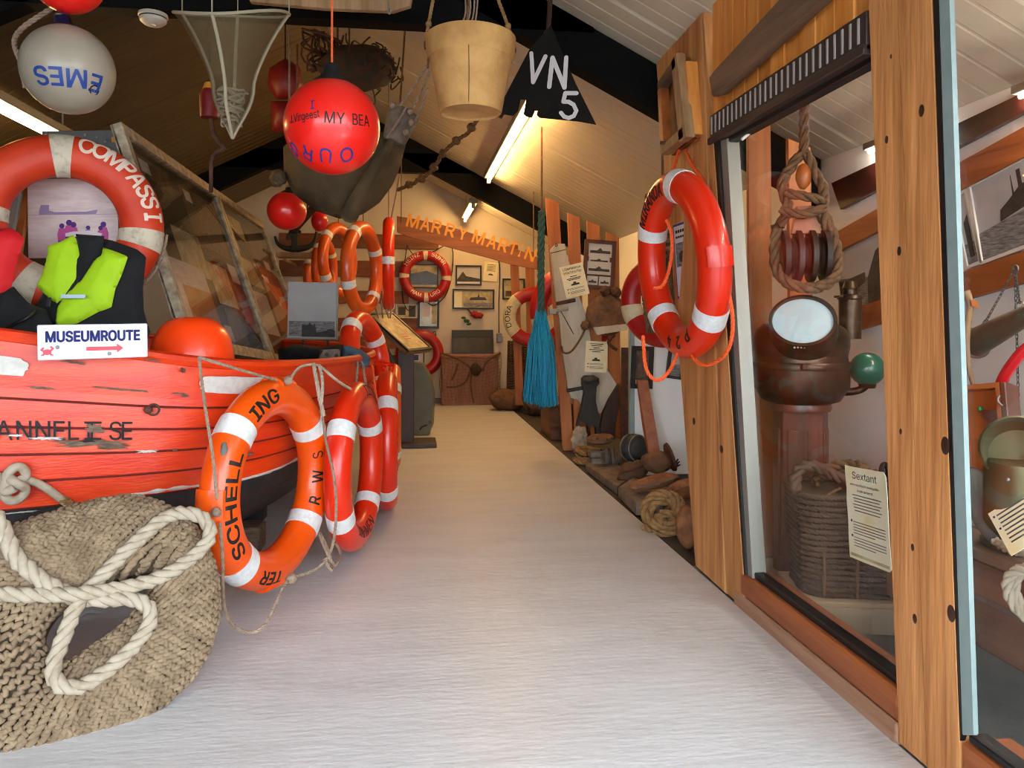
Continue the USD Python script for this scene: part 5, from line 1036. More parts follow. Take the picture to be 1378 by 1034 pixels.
def note(label, px, y, big, seed):
    q, w, h = quad(px, ('Y', y)); t = thing('info_sheet', label, 'sheet', q(w/2, 0)); t.add('paper', ext(rect(0, w, 0, h), q, -.003, 0), paper)
    for k, (s_, hh, yy) in enumerate(big): t.add('lettering', flat(s_, h*hh, q, w*.5, h*yy, .0005, False, min(w*.8, len(s_)*h*hh*.62)), ink)
    t.add('ship_print', ext([(w*.32, h*.36), (w*.70, h*.36), (w*.66, h*.42), (w*.56, h*.42), (w*.54, h*.47), (w*.44, h*.47), (w*.42, h*.42), (w*.34, h*.41)], q, .0002, .001), dark_print)
    for k, (yy, ww) in enumerate(((.63, .3), (.57, .6), (.53, .5)) if big else ((.90, .6), (.84, .5), (.77, .3), (.71, .66), (.65, .4))): t.add('print_line', ext(rect(w*(.5-ww/2), w*(.5+ww/2), h*yy, h*(yy+.022)), q, .0002, .001), ink)
    for k, yy in enumerate((.27, .24, .17, .14, .11)): t.add('print_line', ext(rect(w*(.22 if k else .16), w*.84, h*yy, h*(yy+.012)), q, .0002, .001), steel)
    for yy in (.265, .165): t.add('bullet', ext(Point(w*.14, h*yy).buffer(w*.025), q, .0002, .001), rust)
note('cream sheet headed Liberiaanse vrachtschip nailed across the upper rudder', [(753, 360), (784, 353), (793, 395), (762, 403)], RY - .06, (('Liberiaanse', .085, .86), ('vrachtschip', .085, .74)), 1)
note('cream sheet of small print and a ship nailed on the lower rudder', [(789, 459), (819, 460), (815, 502), (786, 500)], RY - .02, (), 2)
t, q, w, h = framed('brown wooden frame with five old ship photographs on the plank screen', [(784, 322), (828, 325), (826, 391), (786, 388)], ('Y', SY - .04), brown_frame, brown_frame, .03)
for k, (u0, u1, v0, v1) in enumerate(((.14, .88, .66, .94), (.16, .82, .52, .68), (.12, .88, .30, .56), (.14, .48, .08, .26), (.52, .88, .07, .26))):
    t.add('photo', ext(rect(w*u0, w*u1, h*v0, h*v1), q, .006, .009 + .001*k), sky_print); d_ = (v1-v0)
    t.add('ship_print', ext([(w*(u0+.04), h*(v0+d_*.25)), (w*(u1-.04), h*(v0+d_*.25)), (w*(u1-.06), h*(v0+d_*.45)), (w*(u0+(u1-u0)*.6), h*(v0+d_*.45)), (w*(u0+(u1-u0)*.5), h*(v0+d_*.65)), (w*(u0+(u1-u0)*.35), h*(v0+d_*.45)), (w*(u0+.05), h*(v0+d_*.45))], q, .009, .0105 + .001*k), dark_print)
c = oY(818, 424, SY - .12)
t = thing('wood_slice', 'round weathered slice of wood crusted with barnacles on the screen right of the rudder', 'wood', c)
fr = Fr(c, X_, Z_); m = lathe([(0, .035), (.12, .035), (.165, .02), (.172, -.02), (.12, -.05), (0, -.05)], fr, 40); v_ = m.vertices - c; t.add('slice', T(c + v_ * (1 + .16*(meshkit.fbm(v_*9, 3, 2) - .5))[:, None] + fr.n * (.05*(meshkit.fbm(v_*16, 3, 5)-.5))[:, None], m.faces), drift, smooth=50)
t.add('lower_band', board([fr(-.13, -.10, .04), fr(.16, -.07, .04), fr(.15, -.12, .04), fr(-.10, -.16, .04)], .03, fr.n, .006), rudder_m); t.add('lug', [ball(fr(-.03, .19, .02), .04, 2, .35), ball(fr(.06, .18, .02), .045, 2, .35, seed=2)], rust); t.add('hook', tube(spl([fr(.05, -.16, .02), fr(.0, -.22, .02), fr(.07, -.28, .02)], 10), .014, 6), rust)

# ---------------------------------------------------------------- right hand bay: things against the screen and on the dark floor
def pfl(pts, y, t_, name, label, cat_, m, smooth=40, z0=None):
    p = [oY(a, b, y) for a, b in pts]; return ext(Polygon([(q_[0], max(q_[2], -.012)) for q_ in p]), Fr((0, y, 0), X_, Z_), -t_, 0)
t = thing('iron_bollard', 'dark forked iron fitting standing before the white rudder', 'fitting', oY(795, 592, 5.72))
t.add('fork', pfl([(784, 510), (788, 506), (800, 506), (806, 509), (807, 516), (803, 521), (802, 540), (805, 555), (810, 570), (809, 588), (803, 588), (802, 576), (797, 572), (793, 578), (791, 572), (781, 567), (777, 600), (773, 600), (778, 567), (784, 545), (787, 528), (784, 518)], 5.72, .06, 0, 0, 0, 0), dark_iron); t.add('boss', ball(oY(795, 512, 5.70), .06, 2, .15, sq=(1.1, .6, .5)), dark_iron)
single('curved_timber', pfl([(833, 517), (834, 545), (829, 570), (827, 592), (808, 592), (809, 572), (812, 556), (820, 538)], 5.66, .05, 0, 0, 0, 0), dark_wood, 'dark curved ship timber leaning right of the forked iron fitting', 'timber')
single('rusty_strap', board([oY(837, 468, 5.55), oY(846, 468, 5.55), oY(846, 560, 5.55), (oY(850, 617, 5.55)), oY(836, 617, 5.55)], .03, -Y_, .004), rust, 'rusty iron strap hanging right of the screen', 'strap')
single('pale_driftwood', ball(oZ(780, 611, 0) + [0, 0, .10], .12, 3, .6, 9, 6, (.5, .5, .95)), rope_wh, 'pale frayed tuft on the floor at the foot of the left screen plank', 'tuft')
c = A(808, 591, 5.2); 
t = thing('wooden_sheave', 'flat round worm-eaten wooden sheave lying on grey blocks', 'sheave', c)
t.add('disc', lathe([(0, .028), (.075, .026), (.094, .012), (.094, -.014), (.07, -.028), (0, -.028)], Fr(c, unit((1, 0, .08)), Y_), 28), drift)
for k, (a, b) in enumerate(((-.04, -.07), (.02, -.08), (.06, -.05))): t.add('worm_hole', ball(c + [a, b, .008], .013, 1, .2), ink)
t = thing('stone_blocks', 'two small grey blocks stacked under the wooden sheave', 'block', A(804, 612, 5.25)); 
t.add('block', box(*(lambda p: (p[0]-.06, p[0]+.06, p[1]-.05, p[1]+.06, p[2]-.05, p[2]+.0))(A(804, 606, 5.25)), .01), drift_gr); t.add('block', box(*(lambda p: (p[0]-.055, p[0]+.05, p[1]-.06, p[1]+.05, 0, p[2]-.05))(A(804, 606, 5.25)), .01), drift_gr)
rng = np.random.default_rng(9)
def coil(c, R, r, turns, m, label, tilt=(0, 0, 1), hgt=.03, wobble=.1, n=160):
    tl = unit(tilt); u = unit(np.cross(tl, Y_ + .1*X_)); v = np.cross(tl, u); a = np.linspace(0, 2*pi*turns, n)
    k = R * (1 + wobble*np.sin(a*.7 + 1)) ; p = c + np.outer(np.cos(a)*k, u) + np.outer(np.sin(a)*k, v) + np.outer(np.linspace(0, hgt, n) + .4*r*np.sin(a*1.6), tl)
    t = thing('rope_coil', label, 'rope', c); t.add('rope_run', rope(p, r, r*6.5), m, smooth=True); return t
c = oZ(792, 622, .02); coil(c + [.02, .1, 0], .085, .020, 2.2, rope_gold, 'hemp rope coil with its end standing up left of the grey pulley', (0, -.25, 1), .07, .2)
def grooved(c, L, r, ax, m, mg, label, name='pulley_block', n=4, cat_='pulley'):
    ax = unit(ax); fr = Fr(c, unit(np.cross(UP, ax)), np.cross(ax, unit(np.cross(UP, ax)))); t = thing(name, label, cat_, c); k = np.linspace(-1, 1, 8*n+1)
    prof = [(max(.002, r * math.sqrt(max(0, 1 - .78*z*z)) * (1 - .16*(math.cos(z*n*pi) > .45))), z*L) for z in k]; t.add('cheek', lathe([(0, -L)] + prof + [(0, L)], fr, 26), m, smooth=35)
    for z in np.linspace(-.6, .6, n-1): t.add('strop', lathe([(r*.9, z*L-.006), (r*.97, z*L), (r*.9, z*L+.006)], fr, 24), mg)
    return t
grooved(oZ(820, 631) + [0, 0, .075], .085, .075, (1, -.2, .1), drift_gr, rope_br, 'grey grooved wooden pulley block on the board before the sheave')
grooved(A(853, 603, 5.0), .07, .095, (.5, -1, .1), dark_iron, drift_gr, 'dark round pulley block standing behind the others', n=3)
c = A(849, 634, 4.7)
t = thing('deadeye', 'brown heart shaped wooden deadeye on the grey board', 'deadeye', c)
hp2 = spl([(-.10, -.045, 0), (-.07, .015, 0), (-.02, .06, 0), (.03, .055, 0), (.05, .062, 0), (.10, .04, 0), (.12, -.0, 0), (.08, -.05, 0), (.0, -.075, 0)], 60, True)[:, :2]
t.add('heart', pillow([tuple(p) for p in hp2], Fr(c, unit((1, -.1, .2)), unit((-.1, .5, .9))), .06, .012, .01, 3, .8), drift_gr if False else drift, smooth=True); t.add('groove', tube(spl([c + [-.08, -.05, -.0], c + [0, -.085, .03], c + [.08, -.05, .05]], 14), .009, 6), rust)
c = A(884, 622, 4.55)
t = thing('round_block', 'dark red-brown round wooden block behind the loaf shaped timber', 'block', c)
t.add('block_body', ball(c, .085, 3, .18, 6, 4, (1.1, 1, .8)), drift); t.add('flange', lathe([(.03, 0), (.085, .005), (.09, .02), (.03, .03)], Fr(c + [.06, -.03, .03], unit((0, 1, .2)), unit((-.3, 0, 1))), 22), rust)
c = A(882, 648, 4.25)
t = thing('loaf_timber', 'long loaf shaped orange-brown block of timber on the grey board', 'timber', c)
t.add('loaf', ball(c, .15, 3, .12, 5, 8, (1.0, .5, .30)) if False else orient(ball((0, 0, 0), .15, 3, .12, 5, 8, (1.0, .42, .24)), Fr(c, unit((1, .1, .17)), Y_)), drift_or, smooth=True); t.add('groove', tube(spl([c + [-.11, -.05, -.02], c + [0, -.066, .0], c + [.12, -.045, .035]], 14), .006, 6), drift_gr)
c = A(918, 660, 3.95); single('angular_timber', orient(ball((0, 0, 0), .075, 1, .25, 5, 3, (1.3, .8, .75)), Fr(c, unit((1, 0, .3)), Y_)), drift_or, 'angular orange-brown block above the rope knot at the corner post', 'timber', smooth=False)
single('angular_timber', orient(ball((0, 0, 0), .07, 1, .25, 5, 9, (1.5, .8, .5)), Fr(A(922, 684, 3.9), X_, Y_)), drift_gr, 'grey-brown block right below the angular orange one beside the corner post', 'timber', smooth=False)
c = oZ(903, 722) + [0, .12, .07]
t = coil(c, .085, .026, 2.6, rope_gold, 'thick hemp rope knotted in a ball on the dark floor beside the corner post', (-.35, -.75, .5), .05, .25)
t.add('knot', rope(spl([c + [-.05, -.03, -.02], c + [0, -.07, .03], c + [.06, -.05, -.03], c + [.02, -.04, -.06], c + [-.03, -.08, 0]], 40), .024, .15), rope_gold)
c = oZ(927, 744); single('wood_stump', orient(ball((0, 0, 0), .09, 2, .2, 5, 11, (.55, .6, 1.1)), Fr(c + [.03, .1, .085], X_, Y_)), drift_or, 'short upright stump of reddish driftwood against the corner post', 'stump')
c = A(905, 630, 4.6); t = thing('dried_starfish', 'small dark spiky dried growth behind the loaf shaped timber', 'dried plant', c)
for k in range(9): 
    a = rng.uniform(0, 2*pi); t.add('spike', tube([c, c + .06*np.array([math.cos(a)*.8, -.2, abs(math.sin(a)) + .2])], np.array([.012, .003]), 5), dark_iron)
b1 = [oZ(x, y, .045) for x, y in ((788, 625), (812, 612), (852, 640), (831, 655))]; b2 = [oZ(x, y, .065) for x, y in ((832, 655), (852, 642), (918, 662), (892, 677), (856, 677))]
single('grey_slab', board(b1, .05, UP, .006), drift_gr, 'far grey plank lying on the dark floor under the pulley blocks', 'plank'); single('grey_slab', board(b2, .07, UP, .008), drift_gr, 'near thicker grey plank lying on the dark floor under the loaf shaped timber', 'plank')
single('leaning_stake', board([A(858, 512, 4.95), A(872, 512, 4.95), A(880, 560, 4.9), A(889, 612, 4.85), A(874, 616, 4.85), A(866, 575, 4.9)], .03, -Y_, .004), rail_plank, 'orange wooden stake leaning on the white panel in the bay', 'stake')
single('white_panel', [box(1.52, 2.09, 4.90, 4.93, -.01, 1.0, .003)], wall_m, 'upright white panel in the bay behind the driftwood', 'panel'); single('panel_edge', box(1.49, 1.52, 4.885, 4.935, -.01, 1.05, .003), blue_frame, 'pale blue-grey edge strip of the white panel', 'strip')
framed('dark framed brown print hanging beside the white panel below the orange life ring', [(849, 464), (878, 468), (878, 522), (849, 524)], ('Y', 4.885), blk_frame, brown_print, .03, bits=[(rect(0, 1, 0, .12), sepia)])
framed('small framed photograph low behind the orange life ring by the corner post', [(898, 462), (920, 464), (920, 512), (898, 508)], ('Y', 4.885), blk_frame, sky_print, .02, bits=[(rect(0, 1, 0, .4), sea_print)])
c = A(884, 352, 3.75); t = thing('rope_bolster', 'brown bolster of lashed rope hanging behind the orange life ring', 'fender', c - [0, 0, .3])
for k in range(7): t.add('rope_strand', rope(spl([c + [.02 + .022*(k-3), .02*(k % 2), .34], c + [.0 + .026*(k-3), -.03*math.cos((k-3)/2.2), .0], c + [.03 + .024*(k-3), .0, -.36]], 20), .015, .07), rope_br, smooth=True)
for z in (.10, .06): t.add('lashing', tube(spl([c + [.02 + .10*math.cos(a), .045*math.sin(a), z + .01*math.cos(a)] for a in np.linspace(0, 2*pi, 17)[:-1]], 30, True), .012, 6, True), rope_gold)
t.add('line', tube([c + [.03, 0, .34], np.r_[(c + [.03, 0, 0])[:2], roofz(c + [.03, 0, 0])]], .007, 6), rope_br)
q, w, h = quad([(905, 302), (926, 297), (934, 398), (912, 404)], [3.36, 3.24, 3.22, 3.34])
t = thing('blue_notice', 'blue edged notice with a photograph behind the orange life ring', 'notice', q(w/2, 0)); t.add('board', cbox(q, 0, w, 0, h, -.006, 0, .002), mat('blue_folder', (30, 52, 130), .45)); t.add('sheet', ext(rect(.008, w-.008, .012, h-.012), q, 0, .001), white_card)
t.add('print', ext(rect(.016, w-.014, h*.42, h*.74), q, .001, .0018), sea_print); t.add('print_shape', ext(Point(w*.5, h*.55).buffer(w*.2), q, .0018, .0024), dark_print)
for yy, hh in ((.80, .03), (.87, .04)):
    for k in range(5): t.add('print_line', ext(rect(w*(.16 + .14*k), w*(.27 + .14*k), h*yy, h*(yy+hh)), q, .001, .0017), ink)
for yy in (.12, .22, .3): t.add('print_line', ext(rect(w*.2, w*.8, h*yy, h*(yy+.05)), q, .001, .0016), pale_print)
RW = lifebuoy('red and cream old life ring hanging in the bay, mostly hidden by the orange ring', A(892, 404, 4.35), (-.75, -.65, 0), (0, 0, 1), .56, .062, ring_dk, (), None)
for a in (20, 110, 200, 290): RW.add('cream_sector', sleeve(RW.fr, RW.R, RW.r, math.radians(a), .22, .002), cream_pt, 'cream painted band')
RW.add('line', tube([onring(RW, 90, pi), np.r_[onring(RW, 90, pi)[:2], roofz(onring(RW, 90, pi))]], .005, 6), rope_br)
# far corner: crate, sacks, cane column
crate_m = wood('brown_crate_wood', (112, 66, 34), (80, 44, 22), 'y', 10., .6, .2, .05)
a, b = oZ(716, 574), oZ(757, 588); t = thing('wooden_crate', 'brown wooden crate on the dark floor under the blue brush', 'crate', (1.5, 6.6, 0)); t.add('crate_body', box(1.24, 1.62, 6.45, 6.95, -.012, .28, .006), crate_m); t.add('lid', box(1.225, 1.635, 6.435, 6.965, .28, .31, .006), crate_m); t.add('band', box(1.232, 1.628, 6.44, 6.46, .09, .11, .003), rust)
single('brown_sack', ball(oZ(687, 556) + [.0, .3, .12], .20, 3, .2, 4, 2, (1.0, .9, .62)), drift, 'brown hump on the floor at the far end, left of two', 'sack', smooth=True); single('brown_sack', ball(oZ(708, 560) + [.16, .2, .16], .21, 3, .2, 4, 5, (.8, .9, .95)), rail_plank if False else drift, 'taller brown hump on the floor at the far end, right of two', 'sack', smooth=True)
c = oY(694, 520, 9.1); t = thing('cane_trap', 'upright woven cane fish trap in the far right corner', 'fish trap', (c[0], 8.9, 0)); nb_ = 16
for k in range(nb_): 
    a = 2*pi*k/nb_; t.add('stake', tube([(c[0] + .14*math.cos(a), 8.9 + .14*math.sin(a), 0), (c[0] + .12*math.cos(a), 8.9 + .12*math.sin(a), .80)], .008, 5), wicker)
t.add('weave', [tube(np.array([(c[0] + (.142 - .02*z/.8)*math.cos(a) , 8.9 + (.142 - .02*z/.8)*math.sin(a), z) for a in np.linspace(0, 2*pi, 21)[:-1]]), .009, 5, True) for z in np.arange(.03, .80, .03)], wicker, 'woven rounds of cane', kind='stuff')

# ---------------------------------------------------------------- on the showcase front: big ring, lantern frame, driftwood
mr = lifebuoy('glossy red-orange life ring lettered MIRANDA P24 hanging on the corner board of the showcase', A(915, 357, 2.98), (-.995, -.03, -.10), (.06, -.02, 1), .755, .065, ring_rd, (76, 149, 224, 322), None, .105,
    (('MIRANDA', 115, .052, False, {'wid': .92, 'bold': True, 'ph0': pi/2 + .48}), ('P', 298, .05, False, {'ph0': pi/2 + .45}), ('2', 280, .05, False, {'ph0': pi/2 + .45}), ('4', 263, .05, False, {'ph0': pi/2 + .45})))
for a in (2, 184): mr.add('rope_lug', sleeve(mr.fr, mr.R, mr.r, math.radians(a), .10, .010, win=True), ring_rd, 'moulded lug for the grab line')
def M_(x, y, d): return A(x, y, d)
mr.add('grab_line', [rope(spl([A(x, y, d) for x, y, d in pts], 44), .0075) for pts in (
    ((903, 236, 3.12), (910, 216, 3.2), (918, 196, 3.28), (926, 212, 3.2), (944, 240, 3.06), (958, 268, 2.98), (967, 290, 2.92), (970, 306, 2.9)),
    ((969, 322, 2.79), (975, 355, 2.72), (981, 395, 2.67), (986, 430, 2.64), (981, 468, 2.66), (962, 488, 2.74), (942, 490, 2.82), (930, 476, 2.9), (927, 470, 2.95)),
    ((865, 452, 2.94), (867, 478, 2.92), (872, 502, 2.9), (884, 512, 2.9), (898, 503, 2.92), (907, 488, 2.95), (912, 476, 2.98)),
    ((897, 296, 3.0), (903, 312, 2.98), (904, 340, 2.98), (899, 368, 2.98), (890, 386, 2.97), (880, 388, 2.96)))], rope_or, 'orange laid grab line')
single('ring_nail', lathe([(0, .10), (.008, .10), (.008, 0), (0, 0)], Fr(oX(918, 193, WX), -Y_, Z_), 10), rust, 'iron nail in the corner board that carries the orange life ring', 'nail')
t = thing('lantern_frame', 'small rustic wooden window frame mounted above the orange life ring', 'frame', oX(900, 150, 1.17))
LP = [oX(a, b, 1.12) for a, b in ((884, 112), (908, 76), (920, 184), (889, 209))]
def lerp4(u, v_): return (LP[0]*(1-u) + LP[1]*u)*(1-v_) + (LP[3]*(1-u) + LP[2]*u)*v_
for nm, (u0, u1, v0, v1), m in (('top_rail', (0, 1, 0, .12), grey_wood), ('bottom_rail', (0, 1, .88, 1), pale_wood), ('stile', (0, .16, .1, .9), rail_plank), ('stile', (.80, 1.08, -.02, 1.02), pale_wood)):
    t.add(nm, board([lerp4(u0, v0), lerp4(u1, v0), lerp4(u1, v1), lerp4(u0, v1)], .04, -X_, .005), m)
t.add('back_panel', board([p + [.05, 0, 0] for p in LP], .02, -X_, .003), back_board)
t.add('side_board', board([oX(a, b, 1.15) for a, b in ((912, 82), (923, 82), (930, 180), (921, 190))], .06, -X_, .004), pine)
single('driftwood_oar', board([oX(a, b, 1.16) for a, b in ((953, 106), (959, 97), (1035, 13), (1075, -30), (1118, -12), (1088, 16), (1035, 60), (968, 127), (957, 130))], .035, -X_, .010), grey_wood, 'long rounded grey driftwood board fixed above the pane', 'board')

# ---------------------------------------------------------------- inside the showcase
def wallb(pts, x=EX - .004, t_=.03, n=-X_): return board([oX(a, b, x) for a, b in pts], t_, n, .004)
for k, (pts, lb) in enumerate((([(1108, 322), (1182, 280), (1290, 219), (1420, 147), (1420, 189), (1290, 257), (1182, 309), (1112, 346)], 'upper orange-brown sloping rail on the showcase back wall'), ([(1150, 415), (1294, 366.5), (1420, 324), (1420, 368), (1307, 399), (1150, 445)], 'lower orange-brown sloping rail on the showcase back wall'))):
    single('wall_rail', wallb(pts, EX - .035), rail_plank, lb, 'rail')
single('dark_name_board', wallb([(1118, 247), (1179, 219), (1285, 172), (1420, 104), (1420, 128), (1286, 194), (1180, 255), (1130, 282)], EX - .03, .025), mat('dark_red_varnish', (72, 30, 24), .35, c2=(44, 22, 18), scale=6., coat=.3), 'dark red-brown varnished board sloping under the showcase ceiling', 'board')
for k, (pts, lb) in enumerate((([(1007, 160), (1037, 165), (1042, 770), (1012, 770)], 'left upright plank at the far end of the showcase'), ([(1061, 186), (1091, 198), (1097, 640), (1067, 640)], 'right upright plank at the far end of the showcase behind the pulley block'))):
    p = [oY(a, b, 3.12) for a, b in pts]; p = [np.array([v_[0], v_[1], max(-.005, v_[2]) if j < 2 else -.005]) for j, v_ in enumerate(p)]; single('end_plank', board(p, .025, -Y_, .004), orange_plank, lb, 'plank')
# big treble block with rope strop
c = A(1082, 345, 3.0); fr = Fr(c, unit(RT - .15*FW), UP)
t = thing('treble_block', 'large dark wooden three-sheave pulley block hanging in a thick rope strop', 'pulley', c)
prof = np.linspace(-1, 1, 15)
for k, z in enumerate((-.078, -.026, .026, .078)):
    pl = [(.95*.10*math.sin(a) , .105*math.cos(a)) for a in np.linspace(0, 2*pi, 33)[:-1]]; f2 = Fr(fr(z, 0, 0), fr.n, fr.v)
    t.add('cheek', ext(pl, f2, -.010, .010), dark_wood)
for z in (-.052, 0, .052): t.add('sheave', lathe([(0, -.011), (.080, -.011), (.072, 0), (.080, .011), (0, .011)], Fr(fr(z, 0, 0), fr.n, fr.v), 28), brass_dk)
t.add('strop', [rope(spl([fr(-.105, .13, .0), fr(-.115, .03, .02), fr(-.11, -.07, .05), fr(-.05, -.125, .085), fr(.03, -.13, .085), fr(.11, -.08, .05), fr(.125, .02, .0), fr(.10, .11, 0), fr(.075, .17, 0)], 70), .024, .16), rope(spl([fr(-.10, .12, .02), fr(-.07, .2, .03), fr(-.09, .28, .02), fr(-.05, .36, .0), fr(0, .42, 0), fr(.04, .34, 0), fr(.075, .26, .01), fr(.06, .18, .03), fr(.09, .1, .02)], 70), .022, .16), rope(spl([fr(-.10, .18, .05), fr(-.02, .16, .08), fr(.07, .2, .05), fr(.0, .23, .06), (fr(-.08, .25, .04))], 40), .02, .14)], rope_br, 'thick brown rope strop', smooth=True)
t.add('wedge', [ball(fr(-.005, .32, .01), .04, 2, .1, sq=(.8, .6, 1.3)), hull([fr(-.05, .09, .02), fr(.06, .09, .02), fr(.035, .2, .02), fr(-.03, .2, .02), fr(-.05, .09, -.02), fr(.06, .09, -.02), fr(.035, .2, -.02), fr(-.03, .2, -.02)])], bulb_or)
t.add('hanging_line', rope(np.array([fr(0, .42, 0), (*fr(0, .42, 0)[:2], roofz(fr(0, .42, 0)))]), .02), rope_br)
# binnacle
c = A(1077, 492, 3.02); bx, by = c[0], c[1]; zf = lambda y: 1.05 - (y - 431)*3.02/FPX
ax = Fr((bx, by, 0), X_, Y_)
t = thing('binnacle', 'brown brass ship binnacle on a fluted mahogany pedestal behind the glass', 'binnacle', (bx, by, 0))
ped = [(.105*math.cos(a + pi/8), .105*math.sin(a + pi/8)) for a in np.arange(8)*pi/4]
t.add('pedestal', ext(ped, ax, .03, zf(552)), mahog)
for a in np.arange(8)*pi/4: t.add('pedestal_panel', cbox(Fr((bx + .097*math.cos(a), by + .097*math.sin(a), 0), (-math.sin(a), math.cos(a), 0), Z_), -.022, .022, .10, zf(575), -.006, .008, .005), mahog)
t.add('cap', lathe([(0, zf(552)), (.115, zf(552)), (.12, zf(548)), (.115, zf(541)), (0, zf(541))], ax, 32), mahog); t.add('plinth', box(bx-.16, bx+.16, by-.16, by+.16, -.004, .035, .006), drift_gr)
t.add('bowl', lathe([(.09, zf(545)), (.15, zf(538)), (.185, zf(520)), (.187, zf(492)), (.176, zf(491)), (.18, zf(488)), (.178, zf(478)), (.170, zf(474))], ax, 56), brass_dk, smooth=40)
t.add('rim_band', lathe([(.185, zf(497)), (.190, zf(494)), (.190, zf(489)), (.184, zf(486))], ax, 56), brass_dk)
t.add('hood', lathe([(.178, zf(478)), (.186, zf(466)), (.186, zf(455)), (.172, zf(443)), (.14, zf(436)), (0, zf(433))], ax, 56), brass_dk, smooth=50)
ln = Fr(c + np.array([0, 0, 0]), X_, Y_); d_ = unit(EYE - A(1081, 436, 3.0)) ; d_ = unit(d_ + UP*.75); lc = A(1080, 433, 2.87); lf = ring_frame(lc, d_)
t.add('window_ring', lathe([(.140, -.16), (.124, .0), (.124, .012), (.112, .014), (.110, .004), (.108, -.03)], lf, 48), brass_dk, smooth=40); t.add('lens', lathe([(.112, .002), (.08, .006), (0, .008)], lf, 48), lens_m, 'milky blue-white round glass', smooth=True)
for k in range(5): t.add('screw', ball(A(1069 + 4.5*k, 468, 2.80), .004, 1), alu)
t.add('clasp', box(*(lambda p: (p[0]-.012, p[0]+.012, p[1]-.01, p[1]+.01, p[2]-.012, p[2]+.012))(A(1082, 494, 2.83)), .003), brass_dk)
lc = A(1144, 430, 3.02); lx = Fr((lc[0], lc[1], 0), X_, Y_)
lm = t.add('side_lamp', lathe([(0, zf(456)), (.042, zf(456)), (.044, zf(404)), (.050, zf(402)), (.046, zf(398)), (.030, zf(396)), (.027, zf(391)), (.031, zf(388)), (.026, zf(384)), (.022, zf(379)), (0, zf(378))], lx, 28), brass_dk, 'cylindrical brass side lamp', smooth=40); lm.add('lamp_flange', box(lc[0]-.06, lc[0]-.03, lc[1]-.02, lc[1]+.02, zf(401), zf(398), .002), brass_dk)
gb = A(1167, 497, 2.98); t.add('corrector_ball', ball(gb, .067, 4), green_gl, 'dark green iron ball', smooth=True); t.add('ball_bracket', [tube(spl([gb + [0, 0, -.06], gb + [-.02, .02, -.085], gb + [-.10, .03, -.09], (bx + .17, by, zf(520))], 16), .016, 8), lathe([(.03, -.075), (.034, -.06), (.02, -.05)], Fr(gb, X_, Y_), 20)], brass_dk)
# basket, boxes, sheets
c = oZ(1146, 806, .10); bc = Fr((c[0] + .06, c[1] + .14, .10), unit((1, -.25, 0)), unit((.25, 1, 0)))
t = thing('wicker_basket', 'brown woven basket heaped with rope behind the information sheet', 'basket', bc.o)
for k, z in enumerate(np.arange(0, .36, .02)):
    pts = [(sx*(.16 + .02*z/.36), sy*(.12 + .02*z/.36)) for sx, sy in ((-1, -.7), (-.8, -1), (0, -1.04), (.8, -1), (1, -.7), (1.03, 0), (1, .7), (.8, 1), (0, 1.04), (-.8, 1), (-1, .7), (-1.03, 0))]
    t.add('woven_round', rope(spl([bc(a, b, z) for a, b in pts], 60, True), .0115, .04, True, 5), wicker, smooth=True)
t.add('core', [ext(Polygon([(sx*.155, sy*.115) for sx, sy in ((-1, -.7), (-.8, -1), (.8, -1), (1, -.7), (1, .7), (.8, 1), (-.8, 1), (-1, .7))]), bc, -.005, .34)], fend_in)
for x in (-.11, .0, .11): t.add('cord', tube(spl([bc(x, -.137, z) for z in (.0, .12, .25, .33)] + [bc(x + .06, -.12, .37)], 20), .006, 6), rope_br)
t.add('handle', rope(spl([bc(-.18, -.06, .33), bc(-.18, -.05, .40), bc(-.12, -.04, .43), bc(-.05, -.06, .40), bc(.02, -.07, .38)], 30), .024, .1), wicker, smooth=True)
single('rope_heap', [rope(spl([bc(*p) for p in ((-.1, 0, .36), (-.02, .05, .41), (.06, 0, .42), (.0, -.06, .40), (-.08, .04, .40), (.1, .05, .39), (.12, -.04, .38))], 80), .022, .12)], rope_br, 'brown rope heaped on top of the woven basket', 'rope', smooth=True)
t = thing('cardboard_box', 'low pale cardboard box under the woven basket', 'box', (bc.o[0], bc.o[1], 0)); t.add('box_body', cbox(bc, -.20, .19, -.17, .14, -.104, -.008, .004), card); t.add('flap', cbox(bc, -.20, .19, -.19, -.172, -.104, -.02, .002), card)
single('grey_plinth', box(1.45, 1.72, 2.62, 2.70, -.004, .09, .006), drift_gr, 'low grey slab on the showcase floor before the pedestal', 'slab')
t = thing('wooden_chest', 'small red-brown wooden chest with an iron handle behind the Sextant sheet', 'chest', A(1185, 740, 2.62))
cc = A(1182, 690, 2.98); t.add('chest_body', box(cc[0] - .10, cc[0] + .2, cc[1] - .02, cc[1] + .2, 0, cc[2] + .10, .006), mahog); t.add('chest_lid', box(cc[0] - .11, cc[0] + .21, cc[1] - .03, cc[1] + .21, cc[2] + .10, cc[2] + .125, .006), mahog); t.add('handle', tube(cc + [.02, -.01, .16] + .035*np.array([[math.cos(a)*.5, .1*math.cos(a), math.sin(a)] for a in np.linspace(0, 2*pi, 21)[:-1]]), .010, 8, True), dark_iron)
q, w, h = quad([(1139, 626), (1195, 638), (1196, 770), (1142, 749)], [2.32, 2.13, 2.13, 2.32])
t = thing('sextant_sheet', 'cream scroll-edged sheet headed Sextant standing just behind the glass', 'sheet', q(w/2, 0)); rg = np.random.default_rng(2)
edge = [(0 + rg.uniform(-.002, .002), y) for y in np.linspace(h, 0, 9)] + [(x, rg.uniform(-.001, .001)) for x in np.linspace(.01, w-.008, 7)] + [(w + rg.uniform(-.0015, .0015), y) for y in np.linspace(.01, h-.01, 9)] + [(x, h + rg.uniform(-.002, .001)) for x in np.linspace(w-.01, .01, 6)]
